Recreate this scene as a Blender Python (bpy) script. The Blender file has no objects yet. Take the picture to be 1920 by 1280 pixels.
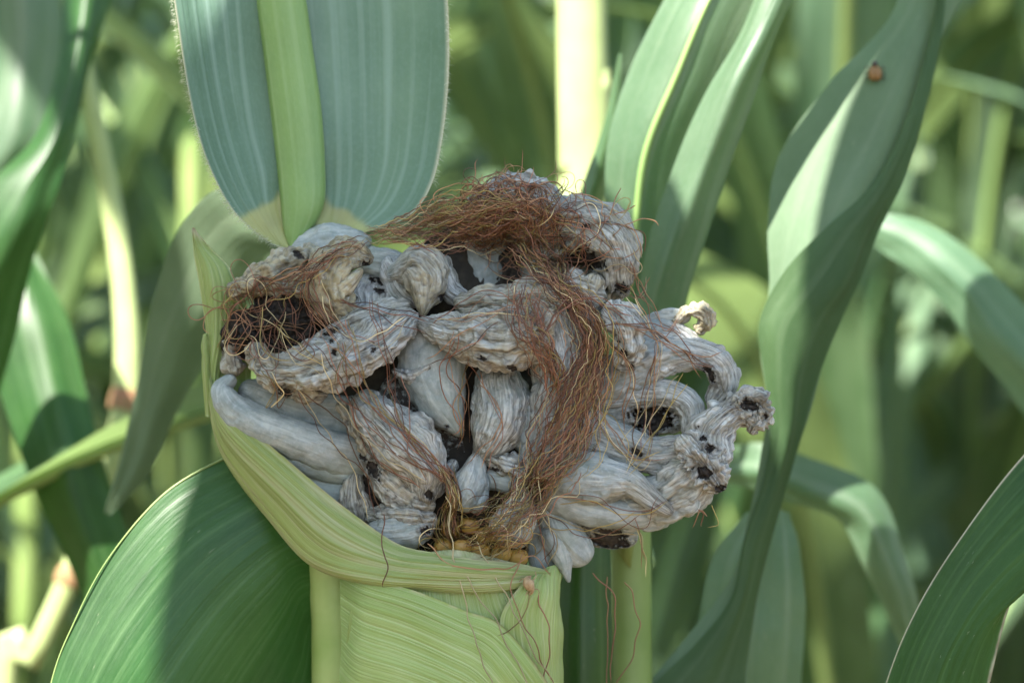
import bpy, math, random
import numpy as np
from mathutils import Vector, Matrix
random.seed(7); RS = np.random.RandomState(11)
R = math.radians
scn = bpy.context.scene; COL = scn.collection

# ------------------------------------------------------------ camera, sky, sun, exposure
LENS, SENSOR, S = 50.0, 23.5, 0.000125          # S: metres per photo pixel at the ear
D = LENS * 1920 * S / SENSOR                     # camera to ear, ~0.51 m
cam = bpy.data.objects.new('camera', bpy.data.cameras.new('camera')); COL.objects.link(cam)
cam.location = (0, -D, 0); cam.rotation_euler = (R(90), 0, 0)
cam.data.lens = LENS; cam.data.sensor_width = SENSOR; cam.data.clip_start = .02; cam.data.clip_end = 400
cam.data.dof.use_dof = True; cam.data.dof.focus_distance = D - 0.013; cam.data.dof.aperture_fstop = 6.5
scn.camera = cam
SUN = Vector((-.40, -.52, .76)).normalized()     # towards the sun
w = bpy.data.worlds.new('World'); scn.world = w; w.use_nodes = True
nt = w.node_tree; bg = nt.nodes['Background']
sky = nt.nodes.new('ShaderNodeTexSky'); sky.sky_type = 'NISHITA'; sky.sun_disc = False
sky.sun_elevation = math.asin(SUN.z); sky.sun_rotation = math.atan2(SUN.x, SUN.y)
nt.links.new(sky.outputs[0], bg.inputs[0]); bg.inputs[1].default_value = .125
sl = bpy.data.lights.new('sun', 'SUN'); sl.energy = 5.0; sl.angle = R(.53); sl.color = (1, .95, .86)
so = bpy.data.objects.new('sun', sl); COL.objects.link(so); so.rotation_euler = SUN.to_track_quat('Z', 'Y').to_euler()
scn.view_settings.view_transform = 'Standard'; scn.view_settings.look = 'None'
scn.view_settings.exposure = 2.3; scn.view_settings.gamma = 1
scn.render.engine = 'CYCLES'
cy = scn.cycles; cy.max_bounces = 8; cy.diffuse_bounces = 5; cy.glossy_bounces = 2; cy.transmission_bounces = 5
cy.transparent_max_bounces = 6; cy.use_denoising = True; cy.sample_clamp_indirect = 6; cy.caustics_reflective = False; cy.caustics_refractive = False

# ------------------------------------------------------------ numpy helpers
_perm = RS.permutation(256); _perm = np.concatenate([_perm, _perm, _perm])
_grad = RS.normal(size=(256, 3)); _grad /= np.linalg.norm(_grad, axis=1)[:, None]
def noise(p):                                     # gradient noise, about -1..1
    p = np.asarray(p, float); sh = p.shape[:-1]; p = p.reshape(-1, 3)
    i = np.floor(p).astype(int); f = p - i; i &= 255; u = f*f*f*(f*(f*6-15)+10); r = 0
    for a in (0, 1):
        for b in (0, 1):
            for c in (0, 1):
                h = _perm[_perm[_perm[(i[:, 0]+a) & 255] + ((i[:, 1]+b) & 255)] + ((i[:, 2]+c) & 255)]
                d = (_grad[h] * (f - (a, b, c))).sum(1)
                r = r + d * (u[:, 0] if a else 1-u[:, 0]) * (u[:, 1] if b else 1-u[:, 1]) * (u[:, 2] if c else 1-u[:, 2])
    return (r*1.7).reshape(sh)
def fbm(p, o=3):
    p = np.asarray(p, float); r = 0; a = 1
    for k in range(o): r = r + a*noise(p*2**k + 17.3*k); a *= .5
    return r/1.6
def ss(a, b, x): t = np.clip((x-a)/(b-a), 0, 1); return t*t*(3-2*t)
def spline(pts, n):                               # Catmull-Rom through pts, n samples, even arclength
    P = np.asarray(pts, float)
    if len(P) == 2: return P[0] + (P[1]-P[0])*np.linspace(0, 1, n)[:, None]
    E = np.vstack([2*P[0]-P[1], P, 2*P[-1]-P[-2]]); m = len(P)-1; t = np.linspace(0, m, max(n*4, 40)); t[-1] -= 1e-9
    i = np.floor(t).astype(int); f = (t-i)[:, None]
    a, b, c, d = E[i], E[i+1], E[i+2], E[i+3]
    q = .5*(2*b + (c-a)*f + (2*a-5*b+4*c-d)*f**2 + (3*b-3*c+d-a)*f**3)
    l = np.concatenate([[0], np.cumsum(np.linalg.norm(np.diff(q[:, :3], axis=0), axis=1))])
    s = np.linspace(0, l[-1], n)
    return np.stack([np.interp(s, l, q[:, k]) for k in range(P.shape[1])], 1)
def cr(P, n):                                     # Catmull-Rom along axis 0, even parameter
    P = np.asarray(P, float); E = np.concatenate([2*P[:1]-P[1:2], P, 2*P[-1:]-P[-2:-1]]); m = len(P)-1
    t = np.linspace(0, m, n); t[-1] -= 1e-9; i = np.floor(t).astype(int); f = (t-i).reshape((-1,)+(1,)*(P.ndim-1))
    a, b, c, d = E[i], E[i+1], E[i+2], E[i+3]
    return .5*(2*b + (c-a)*f + (2*a-5*b+4*c-d)*f**2 + (3*b-3*c+d-a)*f**3)
def W(q):                                         # (px, depth px, -py) to metres
    q = np.asarray(q, float); f = (D + q[..., 1]*S)/D
    return np.stack([(q[..., 0]-960)*S*f, q[..., 1]*S, (q[..., 2]+640)*S*f], -1)
def Q(a): a = np.asarray(a, float); return np.stack([a[..., 0], a[..., 2], -a[..., 1]], -1)   # (x, y, depth) to (x, depth, -y)
def mesh(name, v, faces, mat, parent=None, uv=None, attr=None, origin=None, closed=0):
    me = bpy.data.meshes.new(name); v = np.asarray(v, float); n = len(v)
    if origin is not None: v = v - np.asarray(origin)
    F = np.asarray(faces)
    if closed:                                     # outward faces
        a, b, c_ = (v[F[:, i]]-v.mean(0) for i in range(3)); e = v[F[:, -1]]-v.mean(0)
        if (np.cross(a, b)*c_).sum()+(np.cross(a, c_)*e).sum() < 0: F = F[:, ::-1]
    nf, k = F.shape
    me.vertices.add(n); me.vertices.foreach_set('co', v.astype(np.float32).ravel())
    me.loops.add(nf*k); me.loops.foreach_set('vertex_index', F.ravel().astype(np.int32))
    me.polygons.add(nf); me.polygons.foreach_set('loop_start', np.arange(0, nf*k, k, dtype=np.int32))
    try: me.polygons.foreach_set('loop_total', np.full(nf, k, dtype=np.int32))
    except Exception: pass
    me.polygons.foreach_set('use_smooth', np.ones(nf, bool))
    if uv is not None:
        l = me.uv_layers.new(name='UVMap'); l.data.foreach_set('uv', np.asarray(uv, np.float32)[F.ravel()].ravel())
    if attr is not None:
        a = me.attributes.new('g', 'FLOAT_COLOR', 'POINT'); a.data.foreach_set('color', np.asarray(attr, np.float32).ravel())
    me.update(calc_edges=True); me.materials.append(mat)
    o = bpy.data.objects.new(name, me); COL.objects.link(o)
    if parent is not None: o.parent = parent
    return o
def tag(o, label=None, cat=None, group=None, kind=None):
    for k, x in (('label', label), ('category', cat), ('group', group), ('kind', kind)):
        if x: o[k] = x
    return o
def empty(name, loc, label, cat, group=None):
    o = bpy.data.objects.new(name, None); COL.objects.link(o); o.location = loc; o.empty_display_size = .02
    return tag(o, label, cat, group)
def inv(parent): return None if parent is None else np.array(parent.location)
def gridfaces(nv, nu, wrap=False, flip=False):
    i = np.arange(nv-1)[:, None]; j = np.arange(nu if wrap else nu-1)[None]; j2 = (j+1) % nu
    a, b, c, d = i*nu+j, i*nu+j2, (i+1)*nu+j2, (i+1)*nu+j
    F = np.stack([a, b, c, d], -1).reshape(-1, 4)
    return F[:, ::-1] if flip else F

# ------------------------------------------------------------ materials
def newmat(name):
    m = bpy.data.materials.new(name); m.use_nodes = True; t = m.node_tree; t.nodes.clear()
    out = t.nodes.new('ShaderNodeOutputMaterial'); return m, t, out
def nd(t, typ, ins=None, **kw):
    n = t.nodes.new('ShaderNode'+typ)
    for k, x in kw.items(): setattr(n, k, x)
    for k, x in (ins or {}).items():
        if isinstance(x, bpy.types.NodeSocket): t.links.new(x, n.inputs[k])
        else: n.inputs[k].default_value = x
    return n
def mathn(t, op, a, b=0.0, c=False): return nd(t, 'Math', {0: a, 1: b}, operation=op, use_clamp=c).outputs[0]
def mixc(t, f, a, b, mode='MIX'):
    n = t.nodes.new('ShaderNodeMix'); n.data_type = 'RGBA'; n.blend_type = mode
    for k, x in ((0, f), (6, a), (7, b)):
        if isinstance(x, bpy.types.NodeSocket): t.links.new(x, n.inputs[k])
        else: n.inputs[k].default_value = x if k == 0 else (*x, 1)
    return n.outputs[2]
def ramp(t, f, stops):
    n = nd(t, 'ValToRGB', {0: f}); e = n.color_ramp.elements
    while len(e) < len(stops): e.new(.5)
    for k, (p, c) in enumerate(stops): e[k].position = p; e[k].color = (*c, 1) if len(c) == 3 else c
    return n.outputs[0]
def bw(t, f, lo, hi): return nd(t, 'MapRange', {0: f, 1: lo, 2: hi, 3: 0.0, 4: 1.0}).outputs[0]
def uvscaled(t, sx, sy, seed=0):
    tc = nd(t, 'UVMap', uv_map='UVMap').outputs[0]
    return nd(t, 'Mapping', {0: tc, 1: (seed, seed*.7, 0), 3: (sx, sy, 1)}).outputs[0]
def ntex(t, vec, scale, detail=2, rough=.5, dist=0):
    return nd(t, 'TexNoise', {'Vector': vec, 'Scale': scale, 'Detail': detail, 'Roughness': rough, 'Distortion': dist}).outputs[0]

def gall_material():
    m, t, out = newmat('gall_skin')
    g = nd(t, 'Attribute', attribute_name='g'); sep = nd(t, 'SeparateColor', {0: g.outputs[0]})
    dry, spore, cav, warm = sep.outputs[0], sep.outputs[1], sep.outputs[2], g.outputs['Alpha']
    obj = nd(t, 'TexCoord').outputs['Object']
    fib = ntex(t, uvscaled(t, 1/.0005, 1/.008), 1, 4, .6, .5)          # fibres along the lobe
    fib2 = ntex(t, uvscaled(t, 1/.0016, 1/.014, 3), 1, 3, .6, .9)
    sp = ntex(t, obj, 900, 3, .65); mid = ntex(t, obj, 230, 4, .6); big = ntex(t, obj, 70, 2, .5)
    smooth = ramp(t, mathn(t, 'ADD', mathn(t, 'MULTIPLY', mid, .45), mathn(t, 'MULTIPLY', fib2, .55)), [(.3, (.14, .165, .155)), (.48, (.25, .275, .265)), (.66, (.40, .42, .40))])
    smooth = mixc(t, mathn(t, 'MULTIPLY', bw(t, fib, .52, .75), .35), smooth, (.12, .14, .14))
    smooth = mixc(t, mathn(t, 'MULTIPLY', bw(t, sp, .5, .8), .3), smooth, (.55, .56, .55))
    smooth = mixc(t, mathn(t, 'MULTIPLY', bw(t, big, .5, .7), .4), smooth, (.27, .31, .25))
    dr = ramp(t, fib, [(.28, (.04, .041, .04)), (.39, (.19, .195, .19)), (.52, (.39, .397, .385)), (.70, (.66, .665, .64))])
    dr = mixc(t, mathn(t, 'MULTIPLY', bw(t, sp, .5, .68), .45), dr, (.60, .595, .55))
    dr = mixc(t, mathn(t, 'MULTIPLY', bw(t, mathn(t, 'ADD', mid, mathn(t, 'MULTIPLY', big, .5)), .62, .92), .4), dr, (.27, .23, .15))
    st = bw(t, ntex(t, obj, 130, 5, .7, .4), .54, .70)
    c = mixc(t, bw(t, mathn(t, 'ADD', dry, mathn(t, 'MULTIPLY', mathn(t, 'SUBTRACT', fib2, .5), 1.2)), .3, .7), smooth, dr)
    c = mixc(t, mathn(t, 'MULTIPLY', st, mathn(t, 'ADD', mathn(t, 'MULTIPLY', dry, .45), .12)), c, (.085, .085, .085))
    wm = mixc(t, bw(t, mid, .35, .7), (.21, .165, .085), (.47, .41, .27))
    c = mixc(t, mathn(t, 'MULTIPLY', mathn(t, 'MULTIPLY', warm, 1.35), bw(t, sp, .2, .6), True), c, wm)
    c = mixc(t, mathn(t, 'MULTIPLY', cav, .9), c, (.05, .042, .036))  # painted crease shade with grime, plus spore smudge round the holes
    pit = bw(t, ntex(t, obj, 420, 2, .5), .73, .78)
    c = mixc(t, mathn(t, 'MULTIPLY', pit, dry), c, (.04, .034, .03))
    c = mixc(t, bw(t, mathn(t, 'ADD', spore, mathn(t, 'MULTIPLY', mathn(t, 'SUBTRACT', sp, .5), .9)), .42, .58), c, ramp(t, sp, [(.4, (.008, .006, .005)), (.7, (.05, .038, .03))]))
    h = mathn(t, 'ADD', mathn(t, 'MULTIPLY', fib, mathn(t, 'ADD', mathn(t, 'MULTIPLY', dry, 1.3), .12)), mathn(t, 'MULTIPLY', sp, mathn(t, 'ADD', mathn(t, 'MULTIPLY', dry, .35), .12)))
    h = mathn(t, 'ADD', h, mathn(t, 'MULTIPLY', fib2, mathn(t, 'MULTIPLY', dry, 1.2)))
    b = nd(t, 'Bump', {'Strength': 1.0, 'Distance': .00055, 'Height': h}).outputs[0]
    p = nd(t, 'BsdfPrincipled', {'Base Color': c, 'Roughness': mathn(t, 'ADD', mathn(t, 'MULTIPLY', dry, .25), .5), 'Normal': b, 'Specular IOR Level': .35})
    t.links.new(p.outputs[0], out.inputs[0]); return m

def leaf_material(name, dark, mid, pale, vein, trans=.38, transcol=(.30, .50, .08), rough=.42, vw=.0011, veinf=.5, collar=False, spec=.45, bumpd=.00025, spots=0.):
    m, t, out = newmat(name)
    rnd = nd(t, 'ObjectInfo').outputs['Random']
    v1 = ntex(t, uvscaled(t, 1/vw, 1/.35), 1, 2, .5); v2 = ntex(t, uvscaled(t, 1/(vw*6), 1/.5, 5), 1, 2, .5)
    obj = nd(t, 'TexCoord').outputs['Object']; blot = ntex(t, obj, 45, 3, .55); fine = ntex(t, uvscaled(t, 1/.0006, 1/.004, 9), 1, 3, .6)
    c = ramp(t, mathn(t, 'ADD', mathn(t, 'MULTIPLY', v2, .6), mathn(t, 'MULTIPLY', blot, .4)), [(.32, dark), (.5, mid), (.68, pale)])
    c = mixc(t, mathn(t, 'MULTIPLY', bw(t, v1, .5, .68), veinf), c, vein)
    c = mixc(t, mathn(t, 'MULTIPLY', bw(t, fine, .45, .75), .15), c, vein)
    if spots: c = mixc(t, mathn(t, 'MULTIPLY', bw(t, ntex(t, uvscaled(t, 1/.0012, 1/.012, 2), 1, 4, .7), .66, .74), spots), c, (.42, .44, .30))
    c = nd(t, 'HueSaturation', {'Value': mathn(t, 'ADD', mathn(t, 'MULTIPLY', rnd, .3), .85), 'Hue': mathn(t, 'ADD', mathn(t, 'MULTIPLY', rnd, .03), .485), 'Color': c}).outputs[0]
    if collar:
        g = nd(t, 'Attribute', attribute_name='g'); sp = nd(t, 'SeparateColor', {0: g.outputs[0]})
        cc = ramp(t, blot, [(.35, (.30, .27, .13)), (.6, (.42, .42, .17))])
        c = mixc(t, sp.outputs[0], c, cc); c = mixc(t, sp.outputs[1], c, (.62, .55, .40)); c = mixc(t, sp.outputs[2], c, (.12, .07, .04))
    b = nd(t, 'Bump', {'Strength': .7, 'Distance': bumpd, 'Height': mathn(t, 'ADD', v1, mathn(t, 'MULTIPLY', fine, .25))}).outputs[0]
    p = nd(t, 'BsdfPrincipled', {'Base Color': c, 'Roughness': rough, 'Normal': b, 'Specular IOR Level': spec})
    tc = mixc(t, .6, c, transcol)
    tr = nd(t, 'BsdfTranslucent', {'Color': tc, 'Normal': b})
    mx = nd(t, 'MixShader', {0: trans, 1: p.outputs[0], 2: tr.outputs[0]})
    t.links.new(mx.outputs[0], out.inputs[0]); return m

def plain(name, c, c2, scale, rough=.6, bump=.0003, sss=0, spec=.4, attrcol=False, trans=0):
    m, t, out = newmat(name); obj = nd(t, 'TexCoord').outputs['Object']; n = ntex(t, obj, scale, 4, .6)
    col = mixc(t, bw(t, n, .3, .7), c, c2)
    if attrcol: col = mixc(t, .35, nd(t, 'Attribute', attribute_name='g').outputs[0], col, 'MULTIPLY') if False else nd(t, 'Attribute', attribute_name='g').outputs[0]
    b = nd(t, 'Bump', {'Strength': .6, 'Distance': bump, 'Height': n}).outputs[0]
    p = nd(t, 'BsdfPrincipled', {'Base Color': col, 'Roughness': rough, 'Normal': b, 'Specular IOR Level': spec})
    if sss: p.inputs['Subsurface Weight'].default_value = sss; p.inputs['Subsurface Scale'].default_value = .001
    s = p.outputs[0]
    if trans: s = nd(t, 'MixShader', {0: trans, 1: s, 2: nd(t, 'BsdfTranslucent', {'Color': col}).outputs[0]}).outputs[0]
    t.links.new(s, out.inputs[0]); return m

M_gall = gall_material()
M_top = leaf_material('leaf_blue_green', (.062, .12, .075), (.095, .165, .115), (.14, .22, .155), (.22, .31, .26), .22, (.24, .40, .10), .5, .0016, .55, True)
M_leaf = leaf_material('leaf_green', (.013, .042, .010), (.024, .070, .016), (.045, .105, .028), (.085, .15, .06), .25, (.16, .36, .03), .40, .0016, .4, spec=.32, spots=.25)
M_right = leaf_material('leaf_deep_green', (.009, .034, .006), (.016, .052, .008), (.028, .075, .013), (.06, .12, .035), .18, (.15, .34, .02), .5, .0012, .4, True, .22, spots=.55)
M_field = leaf_material('leaf_field', (.026, .06, .024), (.056, .108, .045), (.11, .18, .085), (.17, .23, .14), .34, (.36, .50, .16), .34, .004, .4, spec=.5)
M_pale = leaf_material('leaf_pale', (.055, .115, .06), (.09, .16, .09), (.145, .23, .13), (.24, .31, .22), .32, (.34, .5, .16), .46, .004, .45, spec=.5, spots=.35)
M_dusty = leaf_material('leaf_dusty', (.075, .115, .07), (.10, .15, .09), (.14, .19, .12), (.19, .23, .16), .2, (.3, .45, .12), .65, .004, .3, spec=.2, spots=.35)
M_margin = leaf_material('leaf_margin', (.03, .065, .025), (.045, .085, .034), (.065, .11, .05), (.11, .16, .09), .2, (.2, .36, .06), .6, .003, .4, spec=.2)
M_husk = leaf_material('husk_green', (.25, .34, .10), (.31, .405, .13), (.38, .465, .175), (.54, .58, .34), .25, (.46, .62, .18), .48, .0006, .5, True, .35, .0006)
M_rib = leaf_material('midrib_green', (.17, .26, .085), (.22, .32, .10), (.27, .37, .13), (.33, .42, .20), .18, (.4, .6, .12), .45, .0015, .4, True)
M_stalk = plain('stalk_green', (.26, .36, .10), (.38, .46, .17), 60, .5)
M_stalkp = plain('stalk_pale', (.26, .32, .13), (.34, .40, .18), 40, .5)
M_stem = plain('stem_field', (.13, .20, .05), (.20, .27, .09), 30, .55)
M_node = plain('stalk_node', (.30, .13, .08), (.22, .20, .08), 90, .6)
M_kern = plain('kernel_yellow', (.36, .19, .04), (.56, .36, .10), 120, .4, .0001, sss=.3)
M_cob = plain('cob_dark', (.012, .010, .008), (.045, .035, .022), 300, .8, .0006)
M_silk = plain('silk_fibre', (.3, .12, .05), (.3, .12, .05), 50, .45, .0001, attrcol=True, trans=.25)
M_hair = plain('leaf_hair', (.6, .62, .5), (.7, .7, .6), 50, .5, trans=.3)
M_soil = plain('soil', (.10, .065, .04), (.19, .13, .085), 9, .9, .01)
M_beetle = plain('beetle_brown', (.16, .085, .03), (.20, .11, .04), 100, .55, .0001)
M_bdark = plain('beetle_dark', (.03, .02, .015), (.06, .04, .03), 400, .4, .0001)
M_dry = plain('dry_brown', (.22, .13, .06), (.45, .33, .19), 700, .7, .0003)
M_far = plain('far_corn', (.03, .07, .02), (.12, .19, .06), 3, .6, .02)

# ------------------------------------------------------------ ground
def ground():
    n = 90; a = np.linspace(-1, 1, n); x = np.sign(a)*np.abs(a)**3*220
    X, Y = np.meshgrid(x, x); Z = -1.12 + .03*noise(np.stack([X*1.3, Y*4, X*0], -1))
    tag(mesh('ground', np.stack([X, Y, Z], -1).reshape(-1, 3), gridfaces(n, n), M_soil), kind='structure', label='brown soil of the corn field')
ground()

# ------------------------------------------------------------ galls (smut lobes)
DM = np.full((330, 490), 9e9)                     # nearest gall depth over the ear, for draping silk (4 px cells)
def splat(q):
    ix = np.clip((q[:, 0]/4).astype(int), 0, 489); iy = np.clip((-q[:, 2]/4).astype(int), 0, 329)
    np.minimum.at(DM, (iy, ix), q[:, 1])
EAR = None
_gs = [0]
def frames(C):
    T = np.gradient(C, axis=0); T /= np.linalg.norm(T, axis=1)[:, None]+1e-9
    N = np.zeros_like(T); n = np.cross(T[0], (0, 1, 0)); n /= np.linalg.norm(n)+1e-9
    for i in range(len(T)):
        n = n - T[i]*np.dot(n, T[i]); n /= np.linalg.norm(n)+1e-9; N[i] = n
        d = np.cross(T[i], (0, 1, 0)); l = np.linalg.norm(d)   # pull back so rb stays the depth radius
        if l > .3: n = n*.8 + d/l*.2*np.sign(np.dot(d, n) or 1)
    return T, N, np.cross(N, T)
def gall(ctrl, dry=(.5, .5), wr=1., lump=.16, crust=.5, holes=(), warm=(0, 0), spore=0., name='gall', label=None, ext=(.8, .8), twist=0., folds=0, res=2.5, flat=0, seam=None, wl=15, parent=None, lip=0):
    """ctrl rows: photo x, y, depth, half width, half depth (px); dry/warm: value at start and end."""
    _gs[0] += 1; sd = _gs[0]*31.7
    c = np.array(ctrl, float); c[:, 2] *= np.where(c[:, 2] < 0, 1.4, 1.15); A = np.concatenate([Q(c[:, :3]), c[:, 3:]], 1)
    d0 = A[0, :3]-A[1, :3]; d0 /= np.linalg.norm(d0); d1 = A[-1, :3]-A[-2, :3]; d1 /= np.linalg.norm(d1)
    a0 = A[0].copy(); a0[:3] += d0*A[0, 3]*ext[0]; a1 = A[-1].copy(); a1[:3] += d1*A[-1, 3]*ext[1]
    A = np.vstack([a0, A, a1]); L = np.linalg.norm(np.diff(A[:, :3], axis=0), axis=1).sum(); rm = c[:, 3].mean()
    nv = int(np.clip(L/res, 30, 260)); nu = int(np.clip(2*math.pi*rm/res, 36, 240)); nv += 20
    C = spline(A, nv); # denser sampling at the ends for round caps
    tt = .5-.5*np.cos(np.linspace(0, math.pi, nv)); tt = .55*tt+.45*np.linspace(0, 1, nv)
    C = np.stack([np.interp(tt, np.linspace(0, 1, nv), C[:, k]) for k in range(5)], 1)
    s = np.concatenate([[0], np.cumsum(np.linalg.norm(np.diff(C[:, :3], axis=0), axis=1))]); Lt = s[-1]
    k0 = max(ext[0]*c[0, 3]*1.25, 6); k1 = max(ext[1]*c[-1, 3]*1.25, 6)
    cap = np.sqrt(np.clip(1-(1-np.clip(s/k0, 0, 1))**2, 0, 1)) * np.sqrt(np.clip(1-(1-np.clip((Lt-s)/k1, 0, 1))**2, 0, 1))
    T, N, B = frames(C[:, :3]); th = np.linspace(0, 2*math.pi, nu, endpoint=False) + math.pi/2
    v = s/Lt; TH = th[None]+twist*v[:, None]; cs, sn = np.cos(TH), np.sin(TH)
    S_ = np.broadcast_to(s[:, None], TH.shape); ra, rb = (C[:, 3]*cap)[:, None], (C[:, 4]*cap)[:, None]
    p0 = C[:, None, :3] + N[:, None]*(ra*cs)[..., None] + B[:, None]*(rb*sn)[..., None]
    rr = np.sqrt(ra*rb)
    # lumps
    lm = fbm(p0/(rm*1.1)+sd, 3)*lump*rr*2.0
    warp = fbm(p0/45+sd*2, 2)
    kk = rm/wl
    def wrk(wl_, ln, sdd):
        k = rm/wl_; q = np.stack([cs*k+warp*.9, sn*k+warp*.7, S_/ln+warp*.9+0*cs], -1)+sdd
        return noise(q)
    w1 = wrk(wl*1.9, 130, sd); w2 = wrk(wl, 75, sd+9); w3 = wrk(wl*.42, 42, sd+21)
    dv = dry[0]+(dry[1]-dry[0])*v[:, None]; dv = np.clip(dv+fbm(p0/38+sd+5, 2)*.35*(.3+dv), 0, 1)
    def crease(n): return -np.clip(1-np.abs(n)*3.2, 0, 1)**1.5
    amp = wr*np.clip(rr/28, .15, 1.6); msk = .25+1.1*ss(.3, .75, np.clip(fbm(p0/42+sd+50, 2)+.5, 0, 1))
    disp = lm + amp*(w1*6.5*(.35+.65*dv) + crease(w1)*3.6*(.25+dv) + ((w2*1.7+crease(w2)*1.8)*(dv*1.0+.06) + (w3*.7+crease(w3)*1.0)*dv)*msk)
    disp = disp + crust*dv*amp*(1.5-msk)*(fbm(p0/9+sd, 3)*2.0 + crease(noise(p0/16+sd+3))*1.8)
    if folds: disp = disp + amp*folds*np.sin(S_/wl*1.1+warp*3+2*w1)*2.0
    cavv = np.clip(-(crease(w2)*.8+crease(w3)*.5)*dv - .2, 0, 1)  # wrinkle creases darkened in the colour: painted shade along with grime
    Nn = N[:, None]*cs[..., None]+B[:, None]*sn[..., None]
    p = p0+Nn*disp[..., None]
    sp = np.full(TH.shape, float(spore))
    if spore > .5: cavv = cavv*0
    for h in holes:
        hx, hy, hr = h[:3]; asp = h[3] if len(h) > 3 else 1; ang = h[4] if len(h) > 4 else 0; dep = h[5] if len(h) > 5 else 1
        dx = p[..., 0]-hx; dy = -p[..., 2]-hy; ca, sa = math.cos(ang), math.sin(ang); ex = (dx*ca+dy*sa)/asp; ey = (-dx*sa+dy*ca)
        d = np.sqrt(ex**2+ey**2)/hr + .6*fbm(p/(max(hr, 6)*.8)+sd, 3)+.35*noise(p/5.+sd); fr = (Nn[..., 1] < .15)
        m = (1-ss(.72, 1.02, d))*fr; rim = np.exp(-((d-1.15)/.16)**2)*fr
        p = p + np.array([0, 1, 0])*((m*min(hr*.85, rm*.45)*dep)[..., None]) - np.array([0, 1, 0])*(rim*1.8)[..., None]
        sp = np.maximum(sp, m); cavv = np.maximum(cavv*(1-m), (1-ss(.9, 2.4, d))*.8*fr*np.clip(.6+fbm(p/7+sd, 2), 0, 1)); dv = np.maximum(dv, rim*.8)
    wv = np.clip(warm[0]+(warm[1]-warm[0])*v[:, None]+fbm(p0/30+sd+8, 2)*.3*np.sign(max(warm)), 0, 1)+0*TH
    # v axis caps: close both ends to one ring vertex average
    q = p.reshape(-1, 3); splat(q)
    uv = np.stack([np.broadcast_to(np.linspace(0, 1, nu, endpoint=False)[None]*2*math.pi*rm*S, TH.shape), S_*S+sd*.01], -1).reshape(-1, 2)
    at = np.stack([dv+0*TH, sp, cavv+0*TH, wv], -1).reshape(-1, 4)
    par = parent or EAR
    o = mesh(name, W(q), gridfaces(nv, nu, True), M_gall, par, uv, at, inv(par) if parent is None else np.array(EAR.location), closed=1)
    if label: o['label'] = label
    return o

EAR = empty('corn_ear', tuple(W(Q([850, 1180, 60]))), 'corn ear burst open by wrinkled grey smut galls inside pale green husks', 'corn ear')

# core of the ear behind everything
core = gall([(880, 520, 110, 120, 60), (830, 700, 100, 240, 80), (850, 850, 90, 230, 80), (870, 1000, 70, 150, 80)], (.6, .6), .5, spore=0, name='cob', res=5)
core.data.materials.clear(); core.data.materials.append(M_cob)
gall([(440, 640, 20, 36, 36), (500, 620, 5, 62, 40), (575, 600, 5, 62, 40), (640, 600, 30, 30, 40)], (1, 1), 1.6, .2, 2.2, spore=1., label='black powdery spore mass in the torn open left side', res=2.5)
# top right
gall([(905, 560, 95, 44, 40), (905, 470, 95, 46, 40), (930, 420, 80, 40, 35)], (.05, .3), .6, .08, .2, label='smooth dark grey lobe standing behind the silk')
gall([(965, 560, 110, 40, 40), (975, 480, 100, 55, 40)], (.3, .4), .6, .1, spore=.75)
gall([(860, 430, 50, 22, 25), (910, 400, 20, 42, 45), (965, 375, 0, 52, 55), (1030, 400, 5, 52, 50), (1060, 450, 30, 50, 45)], (.8, .6), 1.2, .25, .8, label='grey crest lobe under the matted silk')
gall([(1010, 440, 40, 50, 45), (1080, 425, 10, 62, 60), (1135, 455, -5, 68, 66), (1152, 505, 5, 46, 56), (1150, 535, 25, 34, 40)], (.55, .95), 1.1, .14, .9, ((1088, 487, 24, 1.7, .2), (1099, 424, 5, 2, .3), (1165, 540, 10, 1.5, .4)), warm=(.05, .35), label='rounded wrinkled lobe at the upper right end')
gall([(1000, 500, 75, 34, 24), (1060, 505, 70, 40, 24), (1120, 520, 65, 30, 24)], (.4, .4), .8, .1, .4, spore=.35)
# upper left
gall([(690, 490, 40, 30, 24), (745, 500, 38, 30, 24)], (.2, .3), .8, .1, .3)
gall([(560, 470, 60, 28, 30), (620, 455, 45, 34, 35), (680, 455, 50, 22, 30)], (.1, .4), .6, .12, .3, label='smooth pale lobe at the top left')
gall([(436, 548, 5, 16, 25), (480, 528, -5, 26, 34), (545, 500, 0, 34, 38), (590, 488, 10, 30, 34)], (1, .7), 1.1, .3, .9, ((560, 478, 7, 2, .5),), (.9, .6), label='beige crusty roll above the black spores')
gall([(450, 538, 12, 14, 20), (520, 540, 0, 20, 26), (590, 545, 0, 20, 26)], (1, .9), 1.1, .3, 1., (), (.6, .5))
gall([(700, 545, 30, 40, 34), (690, 590, 0, 46, 40), (640, 600, 10, 20, 24)], (.6, .8), .9, .15, .6, ((712, 516, 17, 1.3, .9), (712, 545, 6, 2, .3)), res=2.3)
gall([(690, 484, -22, 15, 14), (655, 474, -42, 32, 30), (620, 500, -54, 40, 38), (616, 550, -54, 40, 40), (642, 585, -38, 30, 32)], (.9, .9), .9, .14, 1.1, ((688, 503, 12, 1.2, 1.),), (.85, .95), label='olive beige hooked lobe curled to the right', res=2.1)
gall([(632, 545, -62, 23, 24), (655, 528, -68, 16, 18), (676, 508, -66, 7, 9)], (.8, .8), .7, .1, 1., (), (.6, .75), label='small beige thumb on the hooked lobe', res=2)
gall([(740, 515, 10, 22, 26), (792, 500, -18, 46, 46), (798, 540, -28, 44, 44), (795, 572, -34, 20, 24), (793, 588, -36, 8, 10)], (.55, .95), .9, .08, .5, ((840, 558, 9, 2.2, 0.1),), (0, .7), label='round grey bulb with yellowish drooping tip', res=2.1)
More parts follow.
